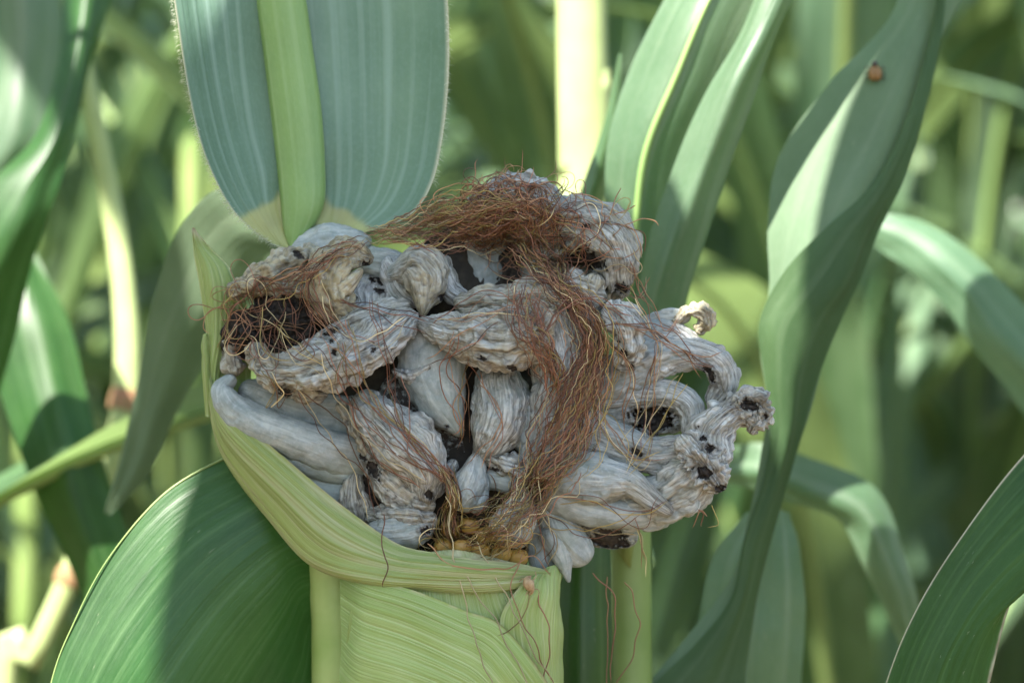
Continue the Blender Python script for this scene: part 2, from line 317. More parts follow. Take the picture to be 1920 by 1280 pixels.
gall([(735, 500, 20, 26, 26), (752, 540, 0, 26, 26), (775, 560, 0, 22, 22)], (.6, .8), .9, .1, .5)
gall([(820, 500, 5, 30, 26), (845, 545, 0, 22, 22), (890, 570, 5, 14, 18)], (.7, .9), .9, .1, .5)
# long middle left lobe
gall([(498, 690, -40, 26, 30), (545, 698, -62, 40, 46), (600, 684, -78, 54, 52), (665, 662, -80, 52, 50), (728, 625, -62, 42, 42), (765, 596, -40, 22, 28)], (.95, .6), 1.35, .16, .75, ((627, 661, 8, .7, 0), (621, 640, 5, .7, .3), (530, 736, 11, 1.5, .4), (700, 655, 4, 1.8, -.8)), (.25, .02), label='long folded grey lobe across the left with pinholes', res=2)
gall([(478, 655, -25, 20, 24), (500, 690, -38, 30, 30), (545, 722, -42, 28, 28), (600, 735, -40, 20, 26)], (1, 1), 1.5, .3, 1.2, ((505, 700, 6, 1, 0), (535, 735, 10, 1.4, .3)), (.45, .25), res=2.2)
gall([(595, 640, -60, 14, 14), (640, 615, -58, 20, 22), (700, 590, -48, 24, 24), (758, 573, -30, 18, 20)], (.8, .8), 1.2, .15, .6, ((620, 623, 6, 2.4, -.5), (600, 652, 5, 2, -.5)), (.15, .1), res=2.1)
gall([(450, 615, 20, 18, 30), (432, 650, 15, 18, 30), (440, 690, 10, 20, 30)], (1, 1), 1.2, .3, 1.2, (), (.35, .35), spore=.35)
# centre
gall([(797, 607, -45, 20, 24), (835, 620, -62, 36, 36), (885, 630, -76, 50, 48), (940, 636, -86, 60, 56), (985, 625, -84, 60, 56), (1010, 600, -70, 46, 50)], (.75, .95), 1.3, .14, .8, ((905, 672, 5, 2, .2), (960, 690, 7, 1.8, .4)), (.05, .45), label='thick rolled lobe in the middle with crusty beige end', res=2)
gall([(870, 570, -20, 24, 26), (940, 565, -38, 34, 34), (1000, 560, -50, 42, 42), (1060, 555, -45, 44, 44), (1110, 560, -30, 34, 36)], (.9, .9), 1.1, .2, .9, (), (.35, .3), label='crusty lobe buried under the silk bundle')
gall([(1108, 548, -40, 18, 20), (1114, 528, -38, 20, 22)], (.9, .9), 1., .15, 1, (), (.5, .5))
gall([(1050, 600, -40, 62, 48), (1065, 680, -40, 66, 50), (1050, 780, -35, 60, 46), (1020, 860, -30, 50, 44)], (.8, .5), 1.1, .12, .7)
gall([(1150, 585, -48, 26, 28), (1172, 605, -58, 34, 34), (1180, 645, -58, 28, 30), (1165, 680, -50, 20, 22), (1185, 690, -55, 9, 12)], (.75, 1), 1.7, .22, 1.1, ((1168, 660, 7, 1.6, .8), (1183, 686, 4, 1.4, 0), (1160, 640, 3, 1, 0)), (.1, .2), label='knotted lobe hanging beside the silk bundle', res=1.8, folds=.6)
gall([(800, 640, -10, 58, 42), (812, 700, -18, 62, 48), (832, 760, -30, 46, 42), (852, 795, -38, 20, 22), (862, 815, -36, 7, 8)], (0, .12), .55, .07, .1, ((838, 800, 3, 1, 0),), label='smooth silver beak shaped lobe', res=2.5, ext=(.8, .5))
gall([(740, 695, -30, 7, 8), (770, 705, -42, 14, 12), (800, 690, -45, 8, 8), (815, 676, -45, 3, 4)], (1, 1), 1., .2, .7, (), (.1, .1), res=1.6)
gall([(760, 740, 20, 60, 30), (800, 800, 25, 60, 30), (860, 830, 30, 60, 30)], (.3, .3), .7, .1, spore=.55)
gall([(935, 715, -20, 50, 42), (940, 770, -38, 55, 48), (925, 815, -40, 48, 42), (905, 850, -28, 24, 26)], (.55, .75), .8, .08, .35, (), label='fibrous grey lobe under the rolled one', res=2)
gall([(985, 760, -28, 22, 30), (985, 830, -22, 24, 28)], (.3, .3), .6, .1, .2)
gall([(685, 760, -30, 32, 34), (712, 790, -50, 50, 46), (762, 840, -66, 60, 52), (790, 880, -60, 45, 44), (795, 925, -46, 28, 30)], (.6, .95), 1.0, .14, .7, ((805, 928, 8, 1.4, 1), (700, 868, 8, 2.3, 1.1)), (0, .12), label='plump wrinkled lobe at the lower centre', res=2)
gall([(690, 830, -20, 22, 24), (712, 890, -34, 26, 26), (755, 930, -42, 32, 28), (800, 945, -40, 22, 22)], (1, 1), 1.3, .2, 1., ((700, 880, 11, 2, 1.1), (680, 855, 6, 2, 1.1)), (.15, .15), res=2)
gall([(690, 900, 0, 36, 30), (740, 960, 0, 40, 30)], (1, 1), 1.2, .2, 1.3, spore=.85)
# left smooth folds
gall([(432, 712, 0, 14, 18), (415, 735, -8, 21, 24), (452, 778, -18, 34, 32), (540, 818, -28, 37, 34), (620, 846, -22, 42, 34), (690, 862, 5, 40, 30)], (.15, .05), .75, .05, .15, (), label='smooth silver fold lying along the husk edge', res=2.4, ext=(.7, .7))
gall([(450, 800, -2, 18, 18), (520, 845, -12, 22, 24), (610, 880, -12, 22, 26), (690, 890, 8, 24, 24)], (.05, .05), .6, .05, .1)
gall([(470, 735, 22, 30, 25), (560, 775, 22, 46, 26), (660, 790, 25, 50, 30)], (.2, .2), .6, .06, .2, ((437, 738, 10, 1, 0),), label='flat grey panel above the silver fold')
gall([(520, 880, 10, 26, 24), (600, 915, 8, 34, 28), (680, 930, 12, 42, 30)], (.05, .1), .7, .05, .1, ())
gall([(560, 905, 18, 30, 24), (640, 955, 14, 34, 28), (700, 985, 18, 30, 26)], (.05, .1), .6, .05, .1, ())
gall([(665, 890, -10, 14, 16), (660, 925, -22, 27, 22), (668, 960, -14, 32, 20)], (1, 1), 1., .1, .4, (), (.1, .3), label='small brown fan of dried fibres', res=1.9, wl=7)
gall([(705, 995, -22, 24, 30), (745, 998, -38, 38, 36), (790, 985, -34, 32, 32)], (.15, .6), .8, .1, .4, ((726, 1021, 7, 1.2, 0), (797, 995, 8, 1.5, 0)), label='pale lobe with a hole resting on the husk rim', res=2)
gall([(700, 965, -20, 20, 20), (760, 968, -46, 28, 24), (805, 975, -40, 20, 20)], (1, 1), 1.2, .2, 1., ((715, 985, 9, 2, .2),), (.1, .1), res=2)
gall([(640, 760, -25, 13, 15), (665, 800, -30, 15, 16), (690, 850, -30, 13, 15)], (1, 1), 1.2, .3, 1., (), (.4, .4), res=2)
# lower centre
gall([(893, 862, -40, 18, 18), (884, 900, -50, 34, 30), (866, 936, -54, 32, 28)], (.7, .1), .9, .08, .3, (), label='small drooping lobe with smooth rounded foot', res=1.9, ext=(.8, .7))
gall([(905, 900, -40, 16, 18), (893, 945, -46, 22, 22)], (.3, .1), .6, .06, .2, (), res=2)
gall([(850, 870, -28, 12, 14), (835, 900, -30, 12, 14), (820, 925, -28, 10, 12)], (1, 1), 1.2, .2, .7, (), res=2)
gall([(905, 850, -34, 16, 18), (945, 868, -46, 24, 22), (985, 880, -42, 18, 20)], (1, 1), 1.7, .25, .9, ((930, 880, 5, 2.2, .3), (905, 858, 7, 1.3, .2)), (.15, .2), label='crumpled dry cap over a small smooth lobe', res=1.8, folds=.5)
gall([(920, 895, -28, 22, 22), (965, 905, -30, 26, 24)], (.15, .1), .6, .06, .2, (), res=2.2)
gall([(980, 930, -50, 18, 20), (972, 968, -74, 36, 30), (952, 998, -80, 42, 30)], (.02, .05), .5, .06, .1, (), label='pale waxy lobe over the yellow kernels', res=2.3, ext=(.7, .6))
gall([(1035, 955, -5, 34, 30), (1055, 1000, -12, 40, 30), (1085, 1035, -12, 34, 24)], (.25, .25), .7, .07, .2, (), label='grey lobe hanging over the right husk edge', res=2.2)
gall([(1035, 1000, -18, 26, 22), (1055, 1045, -20, 20, 16), (1066, 1088, -18, 4, 5)], (.2, .4), .7, .07, .2, (), label='pointed grey lobe tip', res=2.2, ext=(.8, .4))
gall([(1080, 975, 40, 22, 22), (1130, 995, 40, 32, 28), (1178, 1005, 38, 24, 26)], (.3, .3), .6, .07, .2, ((1140, 1010, 20, 2, .25),), label='hollow grey pouch behind the lowest right lobe')
gall([(1010, 990, 5, 26, 22), (1018, 1050, 0, 28, 22)], (.2, .2), .7, .08, .2, res=2.4)
# right side
gall([(1100, 725, 10, 40, 30), (1180, 695, -5, 46, 30), (1250, 668, -10, 40, 24), (1310, 664, -12, 32, 18), (1350, 686, -8, 32, 16), (1358, 720, 0, 30, 14), (1340, 752, 10, 24, 12)], (.1, 1), 1.5, .06, .3, ((1328, 700, 10, 2, .9),), label='long pale arm arching over at the far right', res=2.1, ext=(.7, .6))
gall([(1190, 640, 15, 26, 22), (1250, 625, 10, 30, 22), (1310, 655, 2, 22, 18)], (.3, .8), .9, .08, .3, (), res=2.2)
gall([(1205, 608, 25, 14, 14), (1250, 596, 20, 17, 16), (1285, 592, 15, 14, 14)], (.3, .6), .8, .1, .4, (), (0, .3), res=2)
gall([(1268, 606, 12, 12, 14), (1287, 586, 5, 13, 16), (1312, 582, 0, 17, 18), (1325, 600, 0, 17, 20), (1314, 617, 5, 14, 14)], (.6, .9), 1.3, .3, .8, (), (.5, .8), label='curled pinkish lobe tip catching the sun', res=1.6)
gall([(1120, 790, 30, 50, 30), (1200, 770, 25, 60, 34), (1270, 770, 25, 44, 30)], (.5, .7), .9, .07, .4, ((1222, 785, 27, 1.5, .1, 1.5),), label='hollow lobe torn open on black spores', res=2.1)
gall([(1120, 755, 12, 18, 20), (1185, 740, 5, 24, 22), (1250, 735, 0, 26, 24), (1292, 760, 0, 28, 22), (1300, 810, 2, 24, 20)], (.4, .8), 1., .07, .3, (), label='fibrous ridge arching over the black hollow', res=2, wl=9)
gall([(1080, 800, -5, 50, 34), (1150, 830, -12, 44, 34), (1220, 855, -15, 36, 30), (1280, 850, -15, 40, 30)], (.15, .8), .9, .07, .4, ((1195, 848, 8, 1.6, .5),), res=2.2)
gall([(1140, 940, -5, 52, 40), (1220, 940, -15, 48, 42), (1290, 905, -28, 56, 46), (1322, 860, -36, 52, 44), (1335, 810, -36, 44, 40), (1370, 775, -28, 36, 34), (1405, 768, -20, 38, 36), (1420, 778, -15, 30, 32)], (.2, 1), 1.35, .1, .8, ((1320, 822, 7, 1, 0), (1331, 840, 9, 1.2, .4), (1318, 884, 15, 1.5, .25, .7), (1350, 893, 9, 1.5, -.4), (1307, 800, 3, 1, 0), (1400, 762, 15, 1.8, .3, .6), (1436, 790, 8, .7, .2), (1353, 910, 7, 1.3, -.3)), (0, .2), label='thick gnarled lobe twisting up to a ragged right tip', res=1.9, ext=(.7, .5), folds=.45)
gall([(1385, 762, -34, 20, 22), (1412, 752, -32, 26, 24), (1432, 775, -26, 22, 26), (1415, 800, -26, 20, 22)], (1, 1), 1.9, .35, 2.6, ((1405, 760, 11, 1.8, .3), (1436, 782, 8, .6, 0)), (.2, .2), res=1.8)
gall([(1290, 830, -62, 26, 24), (1320, 868, -70, 34, 30), (1345, 905, -58, 24, 24)], (1, 1), 1.9, .35, 2.4, ((1320, 885, 12, 1.7, .25), (1330, 842, 8, 1.3, .4), (1350, 915, 8, 1.4, -.4), (1318, 822, 6, 1, 0)), (.15, .15), res=1.8, folds=.4)
gall([(1065, 895, -35, 48, 42), (1120, 900, -45, 50, 44), (1180, 905, -50, 30, 32), (1235, 945, -52, 18, 20), (1255, 958, -50, 12, 14)], (.0, 1), .9, .04, .3, (), (0, .1), label='swollen pale lobe narrowing to a dry streaked tip', res=2, ext=(.8, .7))
gall([(1050, 930, -20, 40, 34), (1120, 955, -28, 34, 30), (1200, 968, -25, 24, 22)], (0, .2), .6, .04, .1, (), res=2.2)

# dilate and fill the depth map
def fillmap(M, it=3):
    for _ in range(it):
        P_ = np.pad(M, 1, constant_values=9e9)
        nb = np.min([P_[a:a+M.shape[0], b:b+M.shape[1]] for a in range(3) for b in range(3)], 0)
        M = np.where(M > 8e9, nb, M)
    return M
DMf = fillmap(DM, 1)
def depth_at(x, y):
    ix = np.clip((x/4).astype(int), 0, 489); iy = np.clip((y/4).astype(int), 0, 329); return DMf[iy, ix]

# ------------------------------------------------------------ sheets: leaves and husks from photo-measured control grids
def sheet(name, ctrl, nv, nu, mat, parent=None, label=None, rib=0, ribf=60, wob=0, thick=0, attr=None, seed=0, curl=0, origin=None):
    """ctrl[v][u] = (x, y, depth) px; v runs along the fibres."""
    c = Q(np.asarray(ctrl, float)); A = cr(c, nv); A = np.swapaxes(cr(np.swapaxes(A, 0, 1), nu), 0, 1)
    v = np.linspace(0, 1, nv)[:, None]; u = np.linspace(0, 1, nu)[None]
    Tv = np.gradient(A, axis=0); Tu = np.gradient(A, axis=1); N = np.cross(Tu, Tv); N /= np.linalg.norm(N, axis=2)[..., None]+1e-9
    d = 0*(u+v)
    if rib: d = d + rib*noise(np.stack([u*ribf+0*v, v*1.6+0*u, 0*u+0*v+seed], -1)) + rib*.5*noise(np.stack([u*ribf*2.3+0*v, v*2+0*u, 0*u+0*v+seed+4], -1))
    if wob: d = d + wob*noise(np.stack([u*2.5+0*v, v*5+0*u, 0*u+0*v+seed+9], -1))
    A = A + N*d[..., None]
    q = A.reshape(-1, 3); wv = W(q)
    lu = np.linalg.norm(Tu, axis=2).sum(1).mean()*S; g = A-0; wl_ = W(A); lv = np.linalg.norm(np.diff(wl_, axis=0), axis=2).mean(1).sum(); lu = np.linalg.norm(np.diff(wl_, axis=1), axis=2).sum(1).mean()
    uv = np.stack([u*lu+0*v, v*lv+0*u], -1).reshape(-1, 2)
    at = None if attr is None else attr(u+0*v, v+0*u, A).reshape(-1, 4)
    F = gridfaces(nv, nu)
    if thick:
        Nw = N.reshape(-1, 3); w2 = W(q+Nw*thick); n = len(wv); F2 = F[:, ::-1]+n
        idx = np.arange(nv*nu).reshape(nv, nu); E = []
        for line, fl in ((idx[0], 0), (idx[-1], 1), (idx[:, 0], 1), (idx[:, -1], 0)):
            a, b = line[:-1], line[1:]; e = np.stack([a, b, b+n, a+n], 1); E.append(e[:, ::-1] if fl else e)
        F = np.vstack([F, F2]+E); wv = np.vstack([wv, w2]); uv = np.vstack([uv, uv]); at = None if at is None else np.vstack([at, at])
    o = mesh(name, wv, F, mat, parent, uv, at, inv(parent) if parent is not None else origin)
    if label: o['label'] = label
    return o
def rod(name, pts, mat, parent=None, n=40, k=16, label=None, px=True, lumpy=0, attr=None, sq=1., origin=None):
    """pts rows: x, y, depth, radius (px) or metres when px is False."""
    a = np.asarray(pts, float); A = np.concatenate([Q(a[:, :3]) if px else a[:, :3], a[:, 3:]], 1); C = spline(A, n)
    T, N, B = frames(C[:, :3]); th = np.linspace(0, 2*math.pi, k, endpoint=False)+math.pi/2
    r = C[:, 3:4]*(1+lumpy*noise(np.stack([C[:, 0]/20, C[:, 2]/20, C[:, 1]*0], -1)))[:, None]
    p = C[:, None, :3]+N[:, None]*(r*np.cos(th)[None])[..., None]+B[:, None]*(r*np.sin(th)[None]*sq)[..., None]
    q = p.reshape(-1, 3); wv = W(q) if px else q; sc = S if px else 1
    s = np.linspace(0, 1, n)[:, None]*np.linalg.norm(np.diff(C[:, :3], axis=0), axis=1).sum()*sc
    uv = np.stack([np.broadcast_to(th[None]*C[:, 3].mean()*sc, (n, k)), np.broadcast_to(s, (n, k))], -1).reshape(-1, 2)
    at = None if attr is None else np.tile(np.asarray(attr, float), (len(q), 1))
    o = mesh(name, wv, gridfaces(n, k, True), mat, parent, uv, at, inv(parent) if (parent is not None and origin is None) else origin, closed=1)
    if label: o['label'] = label
    return o
Z4 = lambda u, v, A: np.stack([0*u, 0*u, 0*u, 0*u], -1)

# ------------------------------------------------------------ husks
def cyl_depth(x, cx=845, r=205, front=-95, back=60):      # husk barrel seen from the front
    t = np.clip((np.asarray(x, float)-cx)/r, -1, 1); return back+(front-back)*np.sqrt(1-t*t*.985)
# barrel of wrapped husks
rows = []
for y, l, r_ in ((1075, 655, 1035), (1100, 648, 1046), (1160, 640, 1048), (1260, 636, 1046), (1400, 640, 1040), (1600, 655, 1010), (1800, 680, 960)):
    rows.append([(l+(r_-l)*(.5-.5*math.cos(a)), y, 62-150*math.sin(a)) for a in np.linspace(0.0, math.pi, 9)])
sheet('husk_leaf', rows, 120, 240, M_husk, EAR, 'outer husk wrapped round the lower ear', 1.0, 70, 2, 3, Z4, 1)
rows = [[(x_, y_, 230-d_) for x_, y_, d_ in rw] for rw in [[(a, b, c) for a, b, c in rw] for rw in rows]]
rows = [[(x_, y_, 62+(168-c_)*.75) for (x_, y_, c_) in rw] for rw in rows]
sheet('husk_leaf', rows, 30, 50, M_husk, EAR, 'back of the wrapped husk', .6, 50, 1, 0, Z4, 2)
# right upper husk piece with the V edge
def edgeattr(side, pw=1., amt=.7, red=0.):
    def f(u, v, A):
        e = (1-ss(0, .05, u)) if side == 0 else ss(.95, 1, u)
        n = np.clip(fbm(A/30, 2)+.5, 0, 1)
        return np.stack([0*u, e*amt*n, e*red*ss(.55, .8, n), 0*u], -1)
    return f
sheet('husk_leaf', [[(1004, 1072, -70), (1026, 1062, -52), (1044, 1060, -14), (1054, 1064, 40)],
                    [(975, 1098, -112), (1015, 1090, -92), (1046, 1095, -36), (1055, 1095, 38)],
                    [(938, 1160, -126), (1000, 1150, -110), (1046, 1155, -48), (1056, 1150, 40)],
                    [(950, 1235, -128), (1006, 1225, -108), (1045, 1215, -50), (1054, 1210, 40)],
                    [(975, 1310, -124), (1020, 1300, -96), (1047, 1290, -46), (1053, 1290, 40)],
                    [(1000, 1500, -90), (1030, 1500, -70), (1044, 1500, -30), (1048, 1500, 40)]], 140, 120, M_husk, EAR, 'right husk with its pleated edge meeting in a V', 2.4, 16, 8, 3, edgeattr(0, amt=.6, red=.25), 3)
# middle husk behind the V: rows run down the fibres
sheet('husk_leaf', [[(690, 1014, -52), (770, 1036, -82), (850, 1030, -92), (925, 1044, -80), (1000, 1068, -50)],
                    [(680, 1062, -70), (768, 1068, -98), (860, 1080, -106), (940, 1096, -98), (1012, 1100, -66)],
                    [(664, 1110, -72), (765, 1120, -104), (872, 1140, -114), (960, 1150, -106), (1030, 1150, -66)],
                    [(652, 1180, -66), (765, 1200, -105), (885, 1215, -118), (985, 1215, -104), (1040, 1210, -50)],
                    [(642, 1290, -50), (765, 1310, -104), (895, 1320, -118), (985, 1320, -104), (1042, 1310, -40)],
                    [(642, 1500, -30), (765, 1500, -90), (880, 1500, -105), (970, 1500, -90), (1036, 1500, -30)]], 130, 160, M_husk, EAR, 'pale inner husk with its rim under the kernels', 1.2, 45, 9, 3, lambda u, v, A: np.stack([0*u, (1-ss(.0, .14, v))*.8*np.clip(fbm(A/25, 2)+.7, 0, 1), (1-ss(0, .06, v))*.4*ss(.4, .7, np.clip(fbm(A/20, 2)+.5, 0, 1)), 0*u], -1), 4)
# big left flap: fibres from the upper left down across the ear
fl = [[(392, 640, 55), (388, 660, 35), (386, 690, 25), (388, 700, 30), (392, 720, 45)],
      [(402, 712, 10), (398, 730, 0), (392, 748, 2), (392, 768, 20), (402, 790, 60)],
      [(440, 775, -35), (430, 800, -38), (420, 828, -25), (418, 850, 5), (440, 880, 60)],
      [(560, 880, -68), (540, 905, -72), (515, 935, -60), (498, 960, -25), (520, 975, 40)],
      [(660, 962, -84), (640, 990, -90), (610, 1025, -88), (585, 1052, -65), (590, 1058, -10)],
      [(745, 1020, -100), (735, 1040, -116), (722, 1062, -122), (705, 1084, -120), (692, 1096, -104)],
      [(830, 1040, -112), (824, 1056, -128), (815, 1074, -134), (806, 1092, -130), (798, 1104, -116)],
      [(910, 1050, -108), (908, 1064, -124), (903, 1079, -130), (898, 1094, -127), (894, 1104, -114)],
      [(980, 1060, -92), (980, 1070, -106), (976, 1080, -112), (972, 1090, -110), (970, 1097, -100)],
      [(1030, 1070, -50), (1031, 1075, -56), (1031, 1080, -58), (1030, 1085, -56), (1030, 1089, -48)]]
sheet('husk_leaf', [[(646, 1062, -20), (642, 1100, -30), (640, 1160, -36), (639, 1240, -36), (640, 1360, -30)],
      [(690, 1082, -96), (684, 1125, -98), (678, 1190, -96), (674, 1270, -92), (672, 1390, -84)],
      [(780, 1108, -122), (765, 1152, -124), (752, 1215, -120), (745, 1290, -116), (740, 1400, -108)],
      [(872, 1144, -130), (850, 1190, -134), (832, 1248, -128), (820, 1315, -126), (815, 1410, -118)],
      [(938, 1170, -133), (912, 1222, -137), (890, 1280, -131), (878, 1340, -128), (870, 1420, -120)],
      [(1000, 1240, -128), (968, 1290, -131), (942, 1335, -128), (930, 1380, -124), (920, 1440, -118)],
      [(1072, 1350, -70), (1035, 1385, -90), (1000, 1420, -100), (980, 1450, -100), (960, 1480, -95)]],
      200, 150, M_husk, EAR, 'lower left husk crossing in front to a reddish diagonal edge', 1.3, 18, 10, 3,
      lambda u, v, A: np.stack([0*u, (1-ss(0, .035, u))*.5*ss(.3, .6, np.clip(fbm(A/25, 2)+.5, 0, 1)), (1-ss(0, .022, u))*ss(.5, .7, v)*.6, 0*u], -1), 15)
def flat(u, v, A):
    e = 1-ss(0, .06, u); n = np.clip(fbm(A/25, 2)+.5, 0, 1)
    red = e*ss(.62, .75, v)*.8*ss(.35, .6, n)+e*ss(.4, .6, n)*.25
    st = ss(.5, .75, np.clip(fbm(np.stack([u*9, v*3, 0*u+3], -1), 3)+.5, 0, 1))*.25
    return np.stack([st*0, e*.6*n+st, red*.55, 0*u], -1)
sheet('husk_leaf', fl, 260, 110, M_husk, EAR, 'broad pleated husk flap sweeping up the left side', 1.5, 18, 9, 3, flat, 5)
# left husk tips
sheet('husk_leaf', [[(388, 760, 30), (395, 765, 20), (410, 770, 30)], [(384, 690, 25), (398, 690, 15), (415, 700, 28)], [(386, 620, 30), (406, 622, 14), (440, 620, 34)],
                    [(376, 545, 30), (404, 545, 14), (446, 560, 34)], [(367, 490, 30), (396, 500, 16), (432, 508, 34)], [(362, 452, 30), (374, 462, 26), (398, 470, 32)], [(360, 428, 30), (363, 427, 30), (366, 432, 30)]],
      90, 40, M_husk, EAR, 'pointed husk tip at the left with tan point', 1.5, 12, 3, 2, lambda u, v, A: np.stack([0*u, ss(.86, 1, v)*.9+ss(.93, 1, u)*.5+(1-ss(0, .06, u))*.4, ss(.97, 1, v)*.4, 0*u], -1), 6)
sheet('husk_leaf', [[(386, 780, 20), (392, 782, 14), (400, 785, 20)], [(380, 690, 18), (386, 690, 10), (396, 690, 18)], [(379, 650, 20), (384, 648, 14), (392, 645, 20)], [(382, 628, 22), (384, 626, 20), (387, 627, 22)]],
      50, 20, M_husk, EAR, 'narrow torn husk strip', .8, 8, 2, 2, edgeattr(1), 7)
sheet('husk_leaf', [[(400, 790, 60), (430, 790, 50), (470, 780, 60)], [(405, 690, 55), (430, 690, 45), (470, 680, 55)], [(415, 590, 55), (435, 590, 45), (465, 590, 55)], [(432, 530, 60), (440, 525, 55), (452, 530, 60)]],
      60, 30, M_husk, EAR, None, 1.5, 12, 3, 2, edgeattr(0), 8)

# kernels
def kernel(x, y, d, r, rot):
    nu, nv = 20, 12; th = np.linspace(0, 2*math.pi, nu, endpoint=False); ph = np.linspace(0, math.pi, nv)
    ex = lambda a, e: np.sign(a)*np.abs(a)**e
    X = ex(np.sin(ph)[:, None], .75)*ex(np.cos(th)[None], .75); Z = ex(np.sin(ph)[:, None], .75)*ex(np.sin(th)[None], .75); Y = ex(-np.cos(ph)[:, None]+0*th[None], .8)
    c, s = math.cos(rot), math.sin(rot); X, Z = X*r, Z*r*.82
    q = np.stack([x+X*c-Z*s, d+Y*r*.8, -y+X*s+Z*c], -1).reshape(-1, 3)
    mesh('kernel', W(q), gridfaces(nv, nu, True), M_kern, EAR, origin=inv(EAR), closed=1)
for i, (x, y) in enumerate([(845, 990), (880, 985), (912, 1002), (832, 1024), (866, 1026), (902, 1034), (940, 1036), (972, 1044)]):
    kernel(x, y, -14-30*math.sin((x-780)/260*math.pi)+8*(i % 2), 19, random.uniform(-.3, .3))

# ------------------------------------------------------------ silk
def tubes(name, paths, rad, cols, mat, parent, k=4, kind=None, label=None):
    V, Fs, At, off = [], [], [], 0
    th = np.linspace(0, 2*math.pi, k, endpoint=False)
    for P, r, c in zip(paths, rad, cols):
        n = len(P); T, N, B = frames(P); rr = r*np.clip(np.minimum(np.arange(n)/2+.5, (n-1-np.arange(n))/3+.15), 0, 1)[:, None]
        V.append((P[:, None]+N[:, None]*(np.cos(th)[None]*rr)[..., None]+B[:, None]*(np.sin(th)[None]*rr)[..., None]).reshape(-1, 3))
        Fs.append(gridfaces(n, k, True)+off); off += n*k
        cc = np.array(c)[None]*(1+.25*np.sin(np.linspace(0, 5, n)+r*50))[:, None]
        At.append(np.repeat(np.concatenate([cc, np.ones((n, 1))], 1), k, 0))
    o = mesh(name, W(np.vstack(V)), np.vstack(Fs), mat, parent, None, np.vstack(At), inv(parent), closed=1)
    if label: o['label'] = label
    if kind: o['kind'] = kind
    return o
RED, RUST, GOLD, STRAW, DARK = (.26, .115, .07), (.34, .18, .095), (.34, .25, .09), (.52, .42, .24), (.15, .075, .05)
def pick(ws): return np.array((RED, RUST, GOLD, STRAW, DARK)[RS.choice(5, p=np.array(ws)/sum(ws))])*RS.uniform(.5, 1.5)
def drape(xy, off, base, taut=9, free=None):
    """give 2D strand points a depth: lie on the galls, bridge the dips, hang free beyond"""
    x, y = xy[:, 0], xy[:, 1]; d = depth_at(x, y); bad = d > 8e9
    if bad.all(): d = np.full(len(x), base, float)
    elif bad.any(): g = np.where(~bad)[0]; d = np.where(bad, np.interp(np.arange(len(x)), g, d[g]), d)
    n = len(d); w_ = min(taut, n//2)
    m = np.array([d[max(0, i-w_):i+w_+1].min() for i in range(n)]); m = .65*m+.35*d
    ker = np.exp(-np.linspace(-2, 2, 7)**2); ker /= ker.sum(); m = np.convolve(np.pad(m, 3, mode='edge'), ker, 'valid')
    m = np.minimum(m, d)                             # never inside the gall
    return np.stack([x, m-off, -y], -1)
def bundle(guide, n, spread, curl=6, cf=60, span=(.7, 1), ws=(4, 4, 2, 1, .5), off=(1.5, 10), step=7, taut=8, base=-60, r=(.5, 1.0), conv=.0):
    out = []
    G = spline([(a, b, c if len(g) > 2 else 0) for g in guide for a, b, c in [(g[0], g[1], g[2] if len(g) > 2 else 1)]], 200)
    T = np.gradient(G[:, :2], axis=0); T /= np.linalg.norm(T, axis=1)[:, None]+1e-9; Nn = np.stack([-T[:, 1], T[:, 0]], 1)
    L = np.linalg.norm(np.diff(G[:, :2], axis=0), axis=1).sum()
    for i in range(n):
        ln = RS.uniform(*span); a = RS.uniform(0, 1-ln) if ln < 1 else 0; b = a+ln
        m = max(10, int(L*ln/step)); t = np.linspace(a, b, m); ix = t*199
        g = np.stack([np.interp(ix, np.arange(200), G[:, k]) for k in range(3)], 1); nn = np.stack([np.interp(ix, np.arange(200), Nn[:, k]) for k in range(2)], 1)
        o0 = np.clip(RS.normal(), -2.2, 2.2)*spread*.5; sd = RS.uniform(0, 99); s = t*L
        z = 0*s
        o = o0*g[:, 2]+noise(np.stack([s/cf, z+sd, z+i*1.7], -1))*curl*1.6+noise(np.stack([s/(cf*3), z+sd+7, z], -1))*spread*.5*g[:, 2]+noise(np.stack([s/(cf*.3), z+sd, z+3], -1))*curl*.35
        al = noise(np.stack([s/cf, z+sd+31, z+i], -1))*curl*1.2
        xy = g[:, :2]+nn*o[:, None]+nn[:, ::-1]*np.array([1, -1])*al[:, None]
        out.append((drape(xy, RS.uniform(*off), base, taut), RS.uniform(*r), pick(ws)))
    return out
def nest(cx, cy, rx, ry, n, ln=(60, 170), ws=(5, 4, 1, .5, 1), off=(1, 14), wav=1.): # matted curls
    out = []
    for i in range(n):
        a = RS.uniform(0, 2*math.pi); q = math.sqrt(RS.uniform()); x, y = cx+rx*q*math.cos(a), cy+ry*q*math.sin(a)
        h = RS.uniform(0, 2*math.pi); L = RS.uniform(*ln); m = int(L/4); sd = RS.uniform(0, 99); pts = []
        kap = noise(np.stack([np.arange(m)*.16+sd, np.zeros(m)+i*.37, np.zeros(m)], -1))*.42*wav
        for j in range(m):
            pts.append((x, y)); h += kap[j]
            dx, dy = (x-cx)/rx, (y-cy)/ry
            if dx*dx+dy*dy > 1.1: h += .25*math.sin(math.atan2(cy-y, cx-x)-h)
            x += 4*math.cos(h); y += 4*math.sin(h)
        out.append((drape(np.array(pts), RS.uniform(*off), 20, 4), RS.uniform(.55, 1.0), pick(ws)))
    return out
def put(lst, name='silk', label=None, kind='stuff'):
    tubes(name, [a for a, b, c in lst], [b for a, b, c in lst], [c for a, b, c in lst], M_silk, EAR, 4, kind, label)
